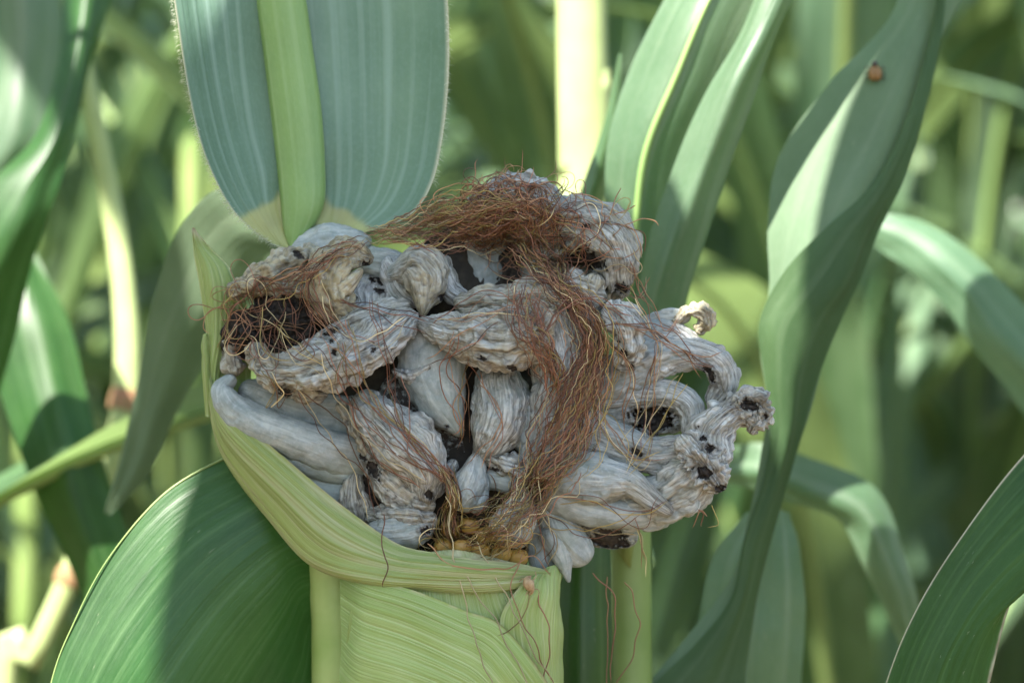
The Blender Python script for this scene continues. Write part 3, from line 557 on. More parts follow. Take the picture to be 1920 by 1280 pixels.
put(nest(965, 385, 92, 60, 190, (40, 130)) + nest(1010, 450, 90, 50, 80, (40, 130)) + nest(900, 415, 90, 40, 90, (40, 120)) + nest(1090, 470, 90, 80, 35), label='matted reddish brown silk over the crest')
put(bundle([(1000, 400, 2.2), (900, 415, 1.7), (800, 432, 1), (720, 440, .45), (672, 438, .3)], 110, 34, 11, 40, (.2, .7), off=(1, 16), base=30)
    + bundle([(1020, 380, 1), (900, 400, 1), (830, 405, 1), (780, 425, 1)], 60, 26, 12, 30, (.4, .9), (2, 3, 4, 2, 0), base=20) , label='reddish silk combed to the left')
put(bundle([(700, 440, .6), (640, 470, .6), (590, 500, .7), (520, 535, 1.5), (440, 555, 2.6)], 18, 18, 10, 40, (.2, .7), (5, 4, .3, .2, 2))
    + bundle([(610, 480, .5), (580, 530, .8), (600, 580, 1), (660, 640, 1.6)], 14, 16, 6, 60, (.4, .9), (5, 4, .3, .2, 2)) + nest(500, 590, 90, 55, 48, (60, 200), (4, 5, .6, 1.5, 1), wav=.8), label='thin rusty silk web over the black hollow')
put(bundle([(960, 440, 2.4), (990, 480, 1.7), (1035, 520, 1), (1080, 570, .9), (1112, 640, 1), (1092, 720, 1.2), (1055, 800, 1.5), (1020, 880, 1.3), (995, 935, 1.4), (960, 990, 1.6)], 95, 34, 12, 50, (.2, .75), (5, 4, 2.2, .6, 1.5), (1.5, 22), taut=14)
    + bundle([(960, 450, 1), (1050, 540, .6), (1120, 600, .8), (1115, 720, 1), (1085, 830, 1.2), (1010, 900, 1.4), (960, 950, 1.6), (880, 990, 2)], 48, 34, 13, 55, (.2, .7), (1.5, 3, 4.5, 2, .3), (3, 24), taut=16)
    + bundle([(1000, 520, 1), (990, 590, 1), (1030, 680, .8), (1045, 760, 1)], 50, 30, 13, 40, (.3, .9), (6, 3, .5, .3, 1)), label='thick rope of red and gold silk falling down the middle')
put(bundle([(1040, 830, 1.4), (990, 920, 1), (940, 970, 1), (870, 1010, 1.2), (830, 1030, 1)], 60, 46, 14, 40, (.3, .9), (1, 2, 6, 1.5, 1), (2, 14))
    + bundle([(830, 870, .6), (850, 930, .6), (845, 1000, 1), (900, 1050, 1)], 55, 22, 9, 50, (.5, 1), (2, 4, 4, 1, 1)) + nest(895, 1030, 80, 30, 125, (60, 150), (1, 3, 5, 2, 1), wav=.6), label='golden silk tangled over the kernels')
# single strands one can follow
SG = [[(1000, 640), (1100, 560), (1190, 590)], [(640, 640), (660, 720), (740, 800), (830, 900)], [(655, 600), (700, 740), (790, 830), (835, 890)], [(610, 640), (650, 740), (700, 850), (790, 910)], [(700, 560), (730, 700), (760, 800), (830, 900)],
      [(740, 700), (735, 760), (790, 850), (835, 890)], [(560, 740), (610, 820), (680, 890), (700, 960)], [(660, 740), (700, 800), (780, 860), (840, 900)], [(640, 560), (720, 585), (800, 600)], [(850, 600), (950, 580), (1000, 555)], [(800, 600), (900, 570), (1010, 590)],
      [(860, 630), (840, 700), (870, 760), (860, 830)], [(930, 600), (860, 660), (800, 680)], [(520, 620), (560, 660), (620, 690)], [(490, 690), (510, 730), (500, 765), (515, 745)], [(650, 640), (640, 680), (655, 720)],
      [(1180, 500), (1220, 560), (1250, 620), (1270, 600)], [(1190, 560), (1230, 640), (1215, 740), (1210, 820)], [(1150, 600), (1260, 640), (1310, 690)], [(1130, 620), (1180, 700), (1170, 800)], [(1200, 600), (1290, 660), (1340, 690)],
      [(1160, 700), (1120, 780), (1180, 860), (1240, 850)], [(1100, 740), (1160, 820), (1180, 870)], [(1230, 640), (1210, 760), (1200, 850)], [(1280, 700), (1240, 780), (1180, 880)], [(1140, 640), (1100, 760), (1060, 860), (1040, 900)],
      [(880, 680), (860, 760), (870, 830)], [(900, 700), (940, 800), (900, 880)], [(1000, 940), (1040, 1000), (1030, 1060)], [(1050, 930), (1120, 940), (1200, 960), (1250, 940)], [(1020, 960), (1120, 1010), (1200, 970)],
      [(1190, 970), (1210, 1020), (1200, 1070)], [(1310, 950), (1325, 965), (1312, 985)], [(1180, 380), (1160, 400), (1130, 385), (1060, 360)], [(1200, 480), (1185, 430), (1140, 400)], [(1210, 520), (1200, 560), (1160, 540)],
      [(600, 540), (640, 600), (700, 640), (760, 600)], [(575, 560), (590, 620), (560, 660)], [(470, 560), (500, 640), (540, 660)], [(425, 600), (440, 570), (480, 550)], [(420, 640), (430, 600), (415, 570), (440, 545)]]
def single(g, r=1.3, ws=(3, 4, 3, 2, .5), taut=14, base=-30, off=5, wig=5, free=None):
    m = int(np.linalg.norm(np.diff(np.array(g)[:, :2], axis=0), axis=1).sum()/6)+6; C = spline([(a[0], a[1], 0) for a in g], m); sd = RS.uniform(0, 99); s = np.arange(m)*6.
    xy = C[:, :2]+np.stack([noise(np.stack([s/50, s*0+sd, s*0], -1)), noise(np.stack([s/50, s*0+sd+9, s*0], -1))], 1)*wig*1.5
    P = drape(xy, off, base, taut)
    if free is not None: P[:, 1] = np.interp(np.linspace(0, 1, m), np.linspace(0, 1, len(free)), free)
    return P, r, pick(ws)
for g in SG:
    for rep in range(3):
        gg = [(a+RS.normal()*(13 if rep else 2), b+RS.normal()*(11 if rep else 2)) for a, b in g]
        P, r, c = single(gg, RS.uniform(.6, 1.05)); tubes('silk_strand', [P], [r], [c], M_silk, EAR)
# strands hanging over the husk
HG = [([(835, 930), (860, 1060), (920, 1150), (1000, 1300)], (-90, -118, -128, -136)), ([(850, 1040), (880, 1160), (905, 1240), (930, 1300)], (-105, -128, -136, -138)), ([(980, 1040), (960, 1110), (1000, 1200), (1040, 1290)], (-95, -122, -124, -100)),
      ([(720, 960), (718, 1030), (726, 1065), (720, 1105)], (-80, -112, -132, -124)), ([(1000, 1100), (985, 1150), (930, 1190)], (-108, -122, -128)), ([(1010, 1110), (1030, 1200), (1020, 1290)], (-92, -96, -100)), ([(890, 1010), (930, 1080), (990, 1200), (1035, 1280)], (-85, -118, -130, -104)),
      ([(1135, 1080), (1140, 1180), (1135, 1300)], (20, 25, 25)), ([(1170, 1090), (1200, 1180), (1150, 1300)], (20, 22, 22)), ([(1110, 1075), (1150, 1120), (1145, 1280)], (10, 20, 22)), ([(1010, 880), (1015, 950), (1040, 1005)], (-85, -95, -90)),
      ([(800, 1020), (850, 1060), (940, 1065), (1000, 1045), (1030, 1080)], (-100, -126, -122, -112, -80))]
for g, f in HG:
    f = [v_-14 if v_ < -80 else v_ for v_ in f]
    P, r, c = single(g, 1.15, (1, 4, 3, 2, 0), free=f); tubes('silk_strand', [P], [r], [c], M_silk, EAR)
# wispy crimped hairs standing off the top of the mat
wl = []
for i in range(90):
    t = RS.uniform(); x = 790+t*400; y = 415-75*math.exp(-((x-985)/75)**2) + max(0, (x-1080))*.35 - max(0, x-1050)*.02
    a = RS.uniform(-2.6, -.5); L = RS.uniform(12, 34); m = 9; pts = [(x, y)]
    for j in range(m): a += RS.normal()*.5; pts.append((pts[-1][0]+L/m*math.cos(a)*1.4, pts[-1][1]+L/m*math.sin(a)))
    P = np.array([(p[0], 10+RS.uniform(-2, 2), -p[1]) for p in pts]); wl.append((P, .8, pick((4, 4, 2, 1, 2))))
put(wl, label='loose crimped silk ends above the mat')

# shrivelled bit stuck on the husk
BIT = empty('dried_anther', tuple(W(Q([994, 1096, -120]))), 'tiny brown shrivelled anther stuck on the right husk below the kernels', 'dried flower part')
par_ear = EAR; EAR_loc = EAR.location.copy()
def blob(pts, mat, parent, name, n=24, k=14): return rod(name, pts, mat, parent, n, k, lumpy=.5)
blob([(996, 1078, -116, 1), (990, 1086, -120, 6), (992, 1096, -122, 9), (996, 1106, -120, 7), (992, 1116, -116, 1)], M_dry, BIT, 'husk_pod')
for g in ([(988, 1086, -120, 1.2), (980, 1084, -124, 1), (974, 1090, -120, .6)], [(998, 1088, -120, 1.2), (1005, 1080, -120, 1), (1003, 1070, -112, .6)], [(990, 1108, -118, 1.2), (984, 1118, -118, .6)], [(1000, 1104, -118, 1.2), (1008, 1104, -112, .8), (1012, 1112, -108, .5)]):
    rod('filament', g, M_dry, BIT, 10, 6)

# ------------------------------------------------------------ the plant the ear grows on
MAIN = empty('corn_plant', tuple(W(Q([610, 1700, 110]))[:2])+(-1.1,), 'nearest corn plant, its blue green leaf rising behind the smutted ear', 'corn plant')
def mz(z): return 640 - z/S                       # height in metres to photo y at the ear's distance
rod('stalk', [(640, mz(-1.12), 110, 62), (640, 3000, 110, 60), (634, 1280, 105, 50), (618, 1050, 105, 46), (575, 600, 120, 40), (588, 0, 130, 26), (600, -1400, 140, 24), (610, -4000, 150, 18), (615, mz(.95), 150, 8)], M_stalk, MAIN, 160, 20)
# ear shank, hidden low
rod('ear_shank', [(700, 2300, 105, 70), (780, 2050, 60, 80), (830, 1790, 15, 110)], M_stalk, MAIN, 30, 16)
# top leaf blade, left and right of its thick midrib
def topattr(u, v, A):
    x = A[..., 0]; y = -A[..., 2]
    t = ss(0, 1, np.clip((y-(388-np.abs(x-565)*0.0))/60+fbm(A/25, 2)*.6, 0, 1))
    cl = ss(.0, 1., (y-(330+np.abs(x-560)*.62))/22+fbm(A/40, 2)*.6)
    e = np.minimum(u, 1-u); return np.stack([np.clip(cl, 0, 1)*.9, (1-ss(0, .012, e))*.8, 0*u, 0*u], -1)
sheet('leaf', [[(540, 474, 60), (542, 474, 58), (545, 472, 56), (550, 470, 56), (555, 466, 56), (566, 462, 58), (580, 455, 62)],
               [(487, 440, 50), (505, 435, 58), (535, 440, 66), (560, 440, 62), (600, 440, 66), (640, 435, 68), (690, 436, 60)],
               [(435, 392, 40), (470, 385, 62), (520, 390, 78), (560, 390, 70), (610, 390, 78), (690, 385, 80), (770, 405, 60)],
               [(395, 320, 34), (445, 320, 66), (520, 320, 86), (560, 320, 76), (610, 320, 86), (715, 315, 90), (812, 345, 56)],
               [(368, 240, 32), (425, 240, 70), (505, 240, 92), (550, 240, 82), (605, 240, 92), (720, 240, 96), (829, 250, 54)],
               [(345, 130, 34), (405, 130, 74), (495, 130, 98), (540, 130, 88), (598, 130, 98), (720, 130, 100), (838, 140, 54)],
               [(325, 0, 40), (390, 0, 80), (485, 0, 104), (528, 0, 94), (588, 0, 104), (716, 0, 106), (836, 0, 56)],
               [(300, -180, 60), (370, -180, 95), (470, -180, 118), (512, -180, 108), (570, -180, 118), (700, -180, 120), (825, -180, 70)],
               [(180, -600, 110), (250, -600, 145), (350, -600, 165), (390, -600, 155), (440, -600, 165), (570, -600, 165), (690, -600, 110)],
               [(-30, -1080, 160), (20, -1110, 180), (90, -1140, 195), (130, -1150, 190), (170, -1150, 195), (260, -1150, 180), (350, -1140, 150)],
               [(-420, -1400, 240), (-400, -1430, 240), (-370, -1460, 245), (-350, -1475, 240), (-330, -1480, 245), (-290, -1500, 240), (-240, -1520, 230)],
               [(-900, -1400, 300), (-900, -1402, 300), (-900, -1404, 300), (-900, -1406, 300), (-900, -1408, 300), (-900, -1410, 300), (-900, -1412, 300)]],
      300, 150, M_top, MAIN, 'broad blue green leaf above the ear', .8, 40, 12, 0, topattr, 21)
mr = []
for y, l, r_, d in ((462, 540, 556, 50), (430, 530, 585, 46), (380, 526, 608, 44), (300, 518, 609, 50), (200, 506, 602, 56), (100, 494, 588, 64), (0, 481, 574, 70), (-180, 462, 545, 86), (-600, 355, 415, 140), (-1130, 115, 145, 180)):
    mr.append([(l+(r_-l)*(.5-.5*math.cos(a)), y, d+24-26*math.sin(a)) for a in np.linspace(0, math.pi, 7)])
sheet('midrib', mr, 200, 36, M_rib, MAIN, 'thick light green midrib', .4, 10, 0, 0, lambda u, v, A: np.stack([0*u, ss(.3, .5, np.clip(fbm(A/10, 3)+.5, 0, 1))*np.clip(1-np.minimum(u, 1-u)*6, 0, 1)*(1-ss(.05, .22, v))*.7, ((1-ss(0, .03, u))+ss(.97, 1, u))*(1-ss(.1, .3, v))*.6, 0*u], -1), 22)
# fine hairs on the blade margin
hp = []
for (ex, ey, ed, sx) in [(a, b, c, -1) for a, b, c in np.array(cr([(325, 0, 38), (345, 130, 33), (368, 240, 31), (395, 320, 33), (435, 392, 39), (487, 440, 49), (535, 470, 58)], 260))] + [(a, b, c, 1) for a, b, c in np.array(cr([(836, 0, 56), (838, 140, 54), (829, 250, 54), (812, 345, 56)], 90))]:
    for _ in range(2):
        L = RS.uniform(4, 12); a = RS.normal()*.5 + (math.pi if sx < 0 else 0) ; x, y = ex+RS.normal()*1.5, ey+RS.normal()*3
        hp.append((np.array([(x+L*t*math.cos(a), ed+RS.normal()*.3, -(y+L*t*math.sin(a)+t*t*3)) for t in (0, .35, .7, 1)]), .35, (.6, .62, .5)))
tubes('edge_hair', [a for a, b, c in hp], [b for a, b, c in hp], [c for a, b, c in hp], M_hair, MAIN, 3, 'stuff')
# big leaf, lower left
sheet('leaf', [[(640, 900, 130), (640, 950, 120), (640, 1000, 115), (640, 1060, 118), (640, 1120, 130), (640, 1180, 150)],
               [(520, 830, 100), (540, 920, 70), (550, 1000, 55), (560, 1060, 62), (575, 1130, 85), (610, 1240, 140)],
               [(430, 856, 80), (450, 960, 45), (475, 1040, 30), (505, 1110, 40), (540, 1200, 80), (600, 1360, 140)],
               [(310, 925, 55), (345, 1030, 20), (390, 1120, 8), (430, 1200, 20), (480, 1310, 70), (560, 1480, 130)],
               [(205, 1045, 30), (245, 1150, -5), (300, 1240, -18), (350, 1320, -5), (410, 1430, 50), (500, 1600, 110)],
               [(140, 1165, 10), (175, 1270, -25), (230, 1360, -38), (290, 1440, -25), (350, 1550, 30), (430, 1700, 90)],
               [(95, 1285, -8), (130, 1390, -40), (185, 1480, -50), (240, 1560, -40), (300, 1660, 10), (370, 1790, 60)],
               [(60, 1500, -40), (90, 1600, -60), (130, 1680, -70), (180, 1750, -60), (230, 1830, -20), (290, 1930, 20)],
               [(60, 1900, -90), (80, 1950, -100), (100, 1990, -105), (130, 2030, -100), (160, 2070, -80), (190, 2120, -60)],
               [(120, 2400, -100), (125, 2400, -100), (130, 2400, -100), (135, 2400, -100), (140, 2400, -100), (145, 2400, -100)]],
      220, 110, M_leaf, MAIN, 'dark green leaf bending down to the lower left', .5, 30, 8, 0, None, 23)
rod('leaf_edge', [(640, 898, 130, 1.5), (520, 829, 99, 2.2), (430, 855, 79, 2.2), (310, 924, 54, 2.2), (205, 1044, 29, 1.4), (140, 1164, 9, 1.4), (95, 1284, -9, 1.4), (60, 1499, -41, 1.4)], M_rib, MAIN, 120, 8, attr=(0, 0, 0, 0))
# dark blade just behind the husk, left of and below it
sheet('leaf', [[(560, 1000, 260), (620, 1000, 240), (700, 1000, 250)], [(470, 1120, 230), (560, 1150, 200), (680, 1150, 230)], [(380, 1300, 210), (520, 1320, 170), (660, 1320, 210)], [(280, 1600, 200), (440, 1640, 160), (560, 1640, 200)], [(300, 2200, 240), (310, 2200, 240), (320, 2200, 240)]],
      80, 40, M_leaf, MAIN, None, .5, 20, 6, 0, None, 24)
# blue green blade behind the left husk tip
sheet('leaf', [[(560, 420, 330), (600, 480, 320), (640, 520, 330)], [(430, 350, 420), (480, 440, 380), (540, 520, 400)], [(340, 420, 560), (420, 480, 520), (500, 560, 540)], [(290, 560, 700), (350, 600, 660), (400, 660, 680)],
               [(255, 720, 800), (290, 740, 770), (330, 780, 790)], [(225, 860, 860), (255, 870, 850), (280, 890, 860)], [(195, 960, 900), (200, 962, 900), (206, 965, 900)]], 120, 50, M_dusty, MAIN, 'soft blue green leaf drooping behind the left husk tip', .5, 20, 10, 0, None, 25)

# ------------------------------------------------------------ neighbouring plants with leaves seen large
def plant_root(x, d, label, group=None):
    p = W(Q([x, 640, d])); return empty('corn_plant', (p[0], p[1], -1.1), label, 'corn plant', group)
def wstalk(parent, x, y, r0=.013, z1=1.1, mat=None, lean=(0, 0)):
    return rod('stalk', [(x, y, -1.12, r0), (x+lean[0]*.3, y+lean[1]*.3, -.3, r0*.9), (x+lean[0]*.6, y+lean[1]*.6, .4, r0*.7), (x+lean[0], y+lean[1], z1, r0*.3)], mat or M_stalk, parent, 40, 14, px=False)
# right hand twisted leaf
PR = plant_root(1900, 900, 'corn plant at the right, its long twisted leaf hanging beside the ear')
b = PR.location; wstalk(PR, b.x+.05, b.y, .013)
sheet('leaf', [[(1760, -500, 940), (1850, -520, 940), (1900, -520, 960), (1960, -500, 980)],
               [(1700, -200, 800), (1780, -220, 760), (1850, -210, 780), (1900, -190, 830)],
               [(1680, 10, 680), (1720, 0, 660), (1755, 5, 660), (1800, 0, 710)],
               [(1560, 150, 620), (1640, 140, 580), (1700, 140, 570), (1730, 145, 620)],
               [(1462, 290, 570), (1560, 280, 530), (1650, 270, 510), (1700, 280, 570)],
               [(1440, 420, 530), (1510, 400, 490), (1590, 390, 460), (1655, 410, 530)],
               [(1442, 540, 510), (1470, 540, 470), (1520, 530, 440), (1600, 540, 500)],
               [(1425, 640, 490), (1450, 650, 455), (1500, 660, 445), (1555, 650, 490)],
               [(1440, 760, 485), (1455, 765, 455), (1480, 770, 445), (1520, 770, 485)],
               [(1425, 860, 485), (1440, 865, 455), (1460, 870, 445), (1485, 870, 480)],
               [(1400, 970, 480), (1415, 975, 455), (1430, 980, 445), (1450, 985, 475)],
               [(1370, 1080, 480), (1385, 1090, 450), (1400, 1100, 440), (1420, 1110, 470)],
               [(1290, 1190, 480), (1330, 1210, 440), (1360, 1230, 430), (1400, 1240, 460)],
               [(1200, 1300, 480), (1260, 1330, 440), (1320, 1360, 430), (1380, 1380, 460)],
               [(1050, 1500, 500), (1130, 1540, 470), (1200, 1580, 460), (1260, 1620, 480)],
               [(900, 1900, 570), (905, 1900, 570), (910, 1900, 570), (915, 1900, 570)]], 260, 60, M_dusty, PR, 'long twisted leaf standing right of the ear', .6, 12, 8, 0, None, 31)
# its folded front margin
sheet('leaf', [[(1762, -60, 635), (1768, -60, 640), (1775, -60, 650)], [(1745, 60, 612), (1755, 65, 615), (1765, 60, 625)], [(1700, 220, 540), (1715, 230, 540), (1725, 230, 560)], [(1640, 340, 485), (1668, 345, 490), (1690, 340, 520)],
               [(1545, 430, 435), (1610, 440, 445), (1650, 430, 500)], [(1470, 510, 410), (1560, 530, 415), (1618, 520, 480)], [(1423, 605, 405), (1500, 610, 400), (1580, 600, 465)], [(1432, 700, 415), (1480, 705, 405), (1540, 700, 460)], [(1445, 800, 425), (1475, 805, 420), (1510, 800, 455)], [(1430, 900, 435), (1450, 905, 430), (1478, 900, 455)], [(1395, 1010, 430), (1415, 1015, 425), (1445, 1010, 450)],
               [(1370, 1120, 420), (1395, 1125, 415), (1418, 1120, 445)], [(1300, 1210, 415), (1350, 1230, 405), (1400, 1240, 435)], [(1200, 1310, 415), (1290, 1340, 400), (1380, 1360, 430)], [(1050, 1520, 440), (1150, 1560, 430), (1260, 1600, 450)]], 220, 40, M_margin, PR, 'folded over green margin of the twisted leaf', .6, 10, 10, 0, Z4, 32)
# foreground leaf, lower right
PF = plant_root(2700, 300, 'corn plant out at the right whose dark streaked leaf crosses the corner')
b = PF.location; wstalk(PF, b.x, b.y, .012)
sheet('leaf', [[(2700, 500, 260), (2700, 530, 255), (2700, 560, 250), (2700, 590, 250), (2700, 640, 260)], [(2350, 560, 180), (2360, 640, 150), (2370, 720, 140), (2380, 790, 150), (2400, 860, 190)], [(2100, 680, 100), (2120, 770, 70), (2150, 860, 60), (2180, 930, 70), (2210, 990, 110)],
               [(1925, 846, 30), (1950, 920, 5), (1980, 990, -5), (2010, 1040, 5), (2030, 1090, 30)], [(1800, 1008, -10), (1830, 1050, -30), (1870, 1090, -38), (1910, 1120, -30), (1935, 1050, -8)],
               [(1718, 1140, -30), (1760, 1160, -50), (1805, 1180, -55), (1850, 1185, -45), (1890, 1145, -20)], [(1660, 1283, -40), (1705, 1290, -60), (1755, 1295, -65), (1810, 1290, -55), (1856, 1275, -35)],
               [(1600, 1500, -60), (1650, 1510, -75), (1700, 1515, -78), (1750, 1510, -70), (1800, 1500, -50)], [(1560, 1900, -80), (1590, 1900, -90), (1620, 1900, -90), (1650, 1900, -85), (1680, 1900, -70)], [(1600, 2300, -80), (1603, 2300, -80), (1606, 2300, -80), (1609, 2300, -80), (1612, 2300, -80)]],
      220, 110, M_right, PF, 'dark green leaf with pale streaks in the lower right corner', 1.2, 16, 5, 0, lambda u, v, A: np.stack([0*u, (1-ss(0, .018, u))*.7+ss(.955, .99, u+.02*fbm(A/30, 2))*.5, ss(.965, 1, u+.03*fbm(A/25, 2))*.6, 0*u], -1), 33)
# bright pair of leaves, upper right, and the lit stalk
PU = plant_root(1092, 1500, 'corn plant just behind the ear with sunlit pale stalk and wide lit leaves')
b = PU.location
rod('stalk', [(1095, 7000, 1500, 56), (1097, 700, 1500, 50), (1095, 330, 1500, 48), (1090, 0, 1490, 47), (1084, -400, 1490, 42), (1075, -1600, 1490, 30), (1070, -3200, 1500, 8)], M_stalkp, PU, 420, 40)
sheet('leaf', [[(1080, 980, 1480), (1095, 990, 1470), (1110, 1000, 1480)], [(1105, 770, 950), (1150, 790, 920), (1190, 800, 950)], [(1118, 600, 640), (1170, 640, 600), (1225, 650, 640)], [(1130, 420, 600), (1190, 450, 540), (1258, 470, 590)], [(1140, 270, 580), (1210, 290, 500), (1300, 300, 560)], [(1180, 130, 570), (1270, 140, 480), (1360, 150, 540)], [(1250, -10, 570), (1330, 0, 480), (1430, 10, 530)],
               [(1340, -200, 600), (1430, -180, 520), (1540, -160, 560)], [(1500, -420, 700), (1560, -400, 640), (1640, -380, 680)], [(1800, -500, 900), (1803, -500, 900), (1806, -500, 900)]], 160, 50, M_pale, PU, 'wide sunlit leaf with a hard edged shadow', .8, 14, 10, 0, None, 41)
rod('midrib', [(1150, 785, 915, 8), (1170, 638, 596, 8), (1190, 448, 535, 7), (1210, 288, 495, 7), (1270, 138, 475, 6), (1330, -2, 475, 5), (1430, -182, 515, 4)], M_rib, PU, 50, 8, attr=(0, 0, 0, 0))
sheet('leaf', [[(1090, 1080, 1480), (1105, 1085, 1470), (1120, 1090, 1480)], [(1150, 900, 900), (1190, 900, 880), (1230, 900, 900)], [(1165, 720, 560), (1205, 720, 530), (1265, 720, 560)], [(1195, 560, 500), (1235, 560, 460), (1285, 570, 500)], [(1222, 430, 460), (1275, 430, 410), (1332, 430, 450)], [(1268, 300, 440), (1320, 300, 390), (1375, 300, 430)], [(1325, 170, 430), (1370, 170, 380), (1420, 170, 420)], [(1385, 60, 430), (1425, 60, 390), (1460, 50, 420)],
               [(1440, -60, 440), (1480, -60, 400), (1520, -70, 430)], [(1540, -260, 500), (1580, -260, 470), (1620, -270, 500)], [(1760, -420, 700), (1763, -420, 700), (1766, -420, 700)]], 160, 40, M_pale, PU, 'narrower blue green leaf in front of the sunlit one', .8, 10, 8, 0, None, 42)
sheet('leaf', [[(1110, 520, 760), (1120, 520, 740), (1135, 530, 760)], [(1085, 400, 740), (1105, 400, 715), (1130, 400, 740)], [(1095, 340, 720), (1120, 330, 700), (1145, 320, 720)], [(1130, 240, 700), (1145, 235, 690), (1160, 230, 700)], [(1160, 100, 700), (1163, 100, 700), (1166, 100, 700)]], 60, 16, M_field, PU, None, .3, 8, 2, 0, None, 43)
# stem and dark blade under the right galls
PB = plant_root(1180, 330, 'slender green corn stem rising just behind the lowest right lobes')
rod('stalk', [(1185, mz(-1.12)*.6, 380, 42), (1185, 1300, 345, 38), (1172, 1050, 335, 34), (1160, 850, 345, 30), (1150, 700, 380, 20)], M_stem, PB, 60, 16)
sheet('leaf', [[(1040, 900, 330), (1090, 900, 300), (1140, 900, 330)], [(1035, 1080, 310), (1090, 1080, 270), (1145, 1080, 300)], [(1030, 1280, 300), (1090, 1280, 250), (1150, 1280, 290)], [(1040, 1600, 300), (1100, 1600, 260), (1150, 1600, 300)], [(1090, 2000, 380), (1093, 2000, 380), (1096, 2000, 380)]], 60, 30, M_leaf, PB, None, .5, 10, 5, 0, None, 44)
# left blurred leaf
PL = plant_root(-350, 2100, 'corn plant at the far left with a broad dark blurred leaf')
b = PL.location; wstalk(PL, b.x, b.y, .013)
sheet('leaf', [[(150, -400, 1500), (210, -400, 1460), (280, -400, 1500)], [(118, -60, 1400), (170, -60, 1340), (228, -60, 1400)], [(112, 120, 1300), (138, 130, 1240), (168, 140, 1300)], [(70, 250, 1200), (105, 260, 1150), (134, 265, 1200)], [(-20, 345, 1150), (45, 365, 1100), (100, 370, 1150)], [(-90, 460, 1150), (0, 480, 1100), (62, 490, 1150)], [(-140, 620, 1200), (-60, 640, 1160), (25, 650, 1200)], [(-190, 900, 1300), (-120, 900, 1280), (-60, 900, 1300)], [(-200, 1200, 1400), (-195, 1200, 1400), (-190, 1200, 1400)]],
      140, 40, M_leaf, PL, 'dark blurred leaf bending out at the left edge', .6, 12, 12, 0, None, 51)
sheet('leaf', [[(-60, -300, 2000), (20, -300, 1960), (100, -300, 2000)], [(-30, -60, 1900), (40, -60, 1850), (108, -60, 1900)], [(-10, 120, 1800), (50, 120, 1750), (112, 120, 1800)], [(-60, 280, 1750), (10, 290, 1700), (84, 290, 1750)], [(-190, 400, 1800), (-110, 420, 1760), (-30, 430, 1800)], [(-300, 600, 1900), (-295, 600, 1900), (-290, 600, 1900)]],
      100, 30, M_pale, PL, 'pale lit blurred leaf in the upper left corner', .6, 12, 12, 0, None, 52)
sheet('leaf', [[(250, 1500, 1500), (260, 1500, 1490), (270, 1500, 1500)], [(160, 1150, 1400), (215, 1150, 1350), (270, 1150, 1400)], [(60, 900, 1400), (130, 890, 1350), (200, 880, 1400)], [(-20, 640, 1500), (60, 630, 1450), (130, 610, 1500)], [(40, 420, 1600), (42, 420, 1600), (44, 420, 1600)]],
      100, 30, M_leaf, PL, None, .6, 12, 12, 0, None, 53)
PN = plant_root(250, 1900, 'leaning corn stem with a reddish joint, blurred at the left')
rod('stalk', [(60, -300, 1900, 12), (150, 100, 1900, 18), (225, 480, 1880, 22), (238, 740, 1860, 26), (205, 870, 1850, 25), (130, 1080, 1850, 22), (60, 1240, 1860, 22), (0, 1420, 1900, 24), (-60, 3900, 1900, 26)], M_stalkp, PN, 120, 14)
rod('node', [(240, 728, 1858, 27), (236, 748, 1858, 31), (230, 770, 1856, 29)], M_node, PN, 8, 12)
rod('node', [(136, 1066, 1848, 24), (130, 1080, 1848, 27), (124, 1096, 1848, 25)], M_node, PN, 8, 12)
# leaves low on the right, soft
PS = plant_root(2150, 1700, 'corn plant behind the right leaf with arching pale leaves low down')
b = PS.location; wstalk(PS, b.x, b.y, .013)
sheet('leaf', [[(1330, 860, 1250), (1330, 880, 1240), (1330, 900, 1250)], [(1420, 830, 1150), (1420, 880, 1120), (1420, 920, 1140)], [(1520, 855, 1100), (1510, 910, 1060), (1500, 950, 1090)], [(1640, 920, 1100), (1610, 960, 1050), (1580, 985, 1090)], [(1700, 1040, 1100), (1660, 1060, 1050), (1620, 1060, 1090)], [(1730, 1180, 1150), (1700, 1180, 1100), (1670, 1180, 1150)], [(1740, 1330, 1200), (1738, 1330, 1200), (1735, 1330, 1200)]], 120, 30, M_pale, PS, 'pale leaf arching and drooping low on the right', .6, 10, 10, 0, None, 61)
sheet('leaf', [[(1400, 960, 760), (1440, 950, 750), (1480, 960, 760)], [(1340, 1040, 720), (1420, 1030, 690), (1500, 1040, 720)], [(1310, 1160, 700), (1410, 1150, 660), (1510, 1160, 700)], [(1300, 1300, 700), (1400, 1300, 660), (1500, 1300, 700)], [(1300, 1600, 740), (1400, 1600, 720), (1480, 1600, 750)]], 70, 30, M_pale, PS, None, .6, 10, 8, 0, None, 62)
sheet('leaf', [[(1640, 400, 1500), (1640, 430, 1480), (1640, 460, 1500)], [(1740, 420, 1480), (1720, 470, 1440), (1700, 500, 1470)], [(1850, 500, 1450), (1810, 545, 1400), (1780, 580, 1450)], [(1950, 610, 1450), (1900, 650, 1400), (1850, 690, 1450)], [(2050, 760, 1500), (2000, 780, 1450), (1950, 800, 1500)], [(2150, 1000, 1600), (2148, 1000, 1600), (2145, 1000, 1600)]], 100, 30, M_pale, PS, None, .6, 10, 10, 0, None, 63)

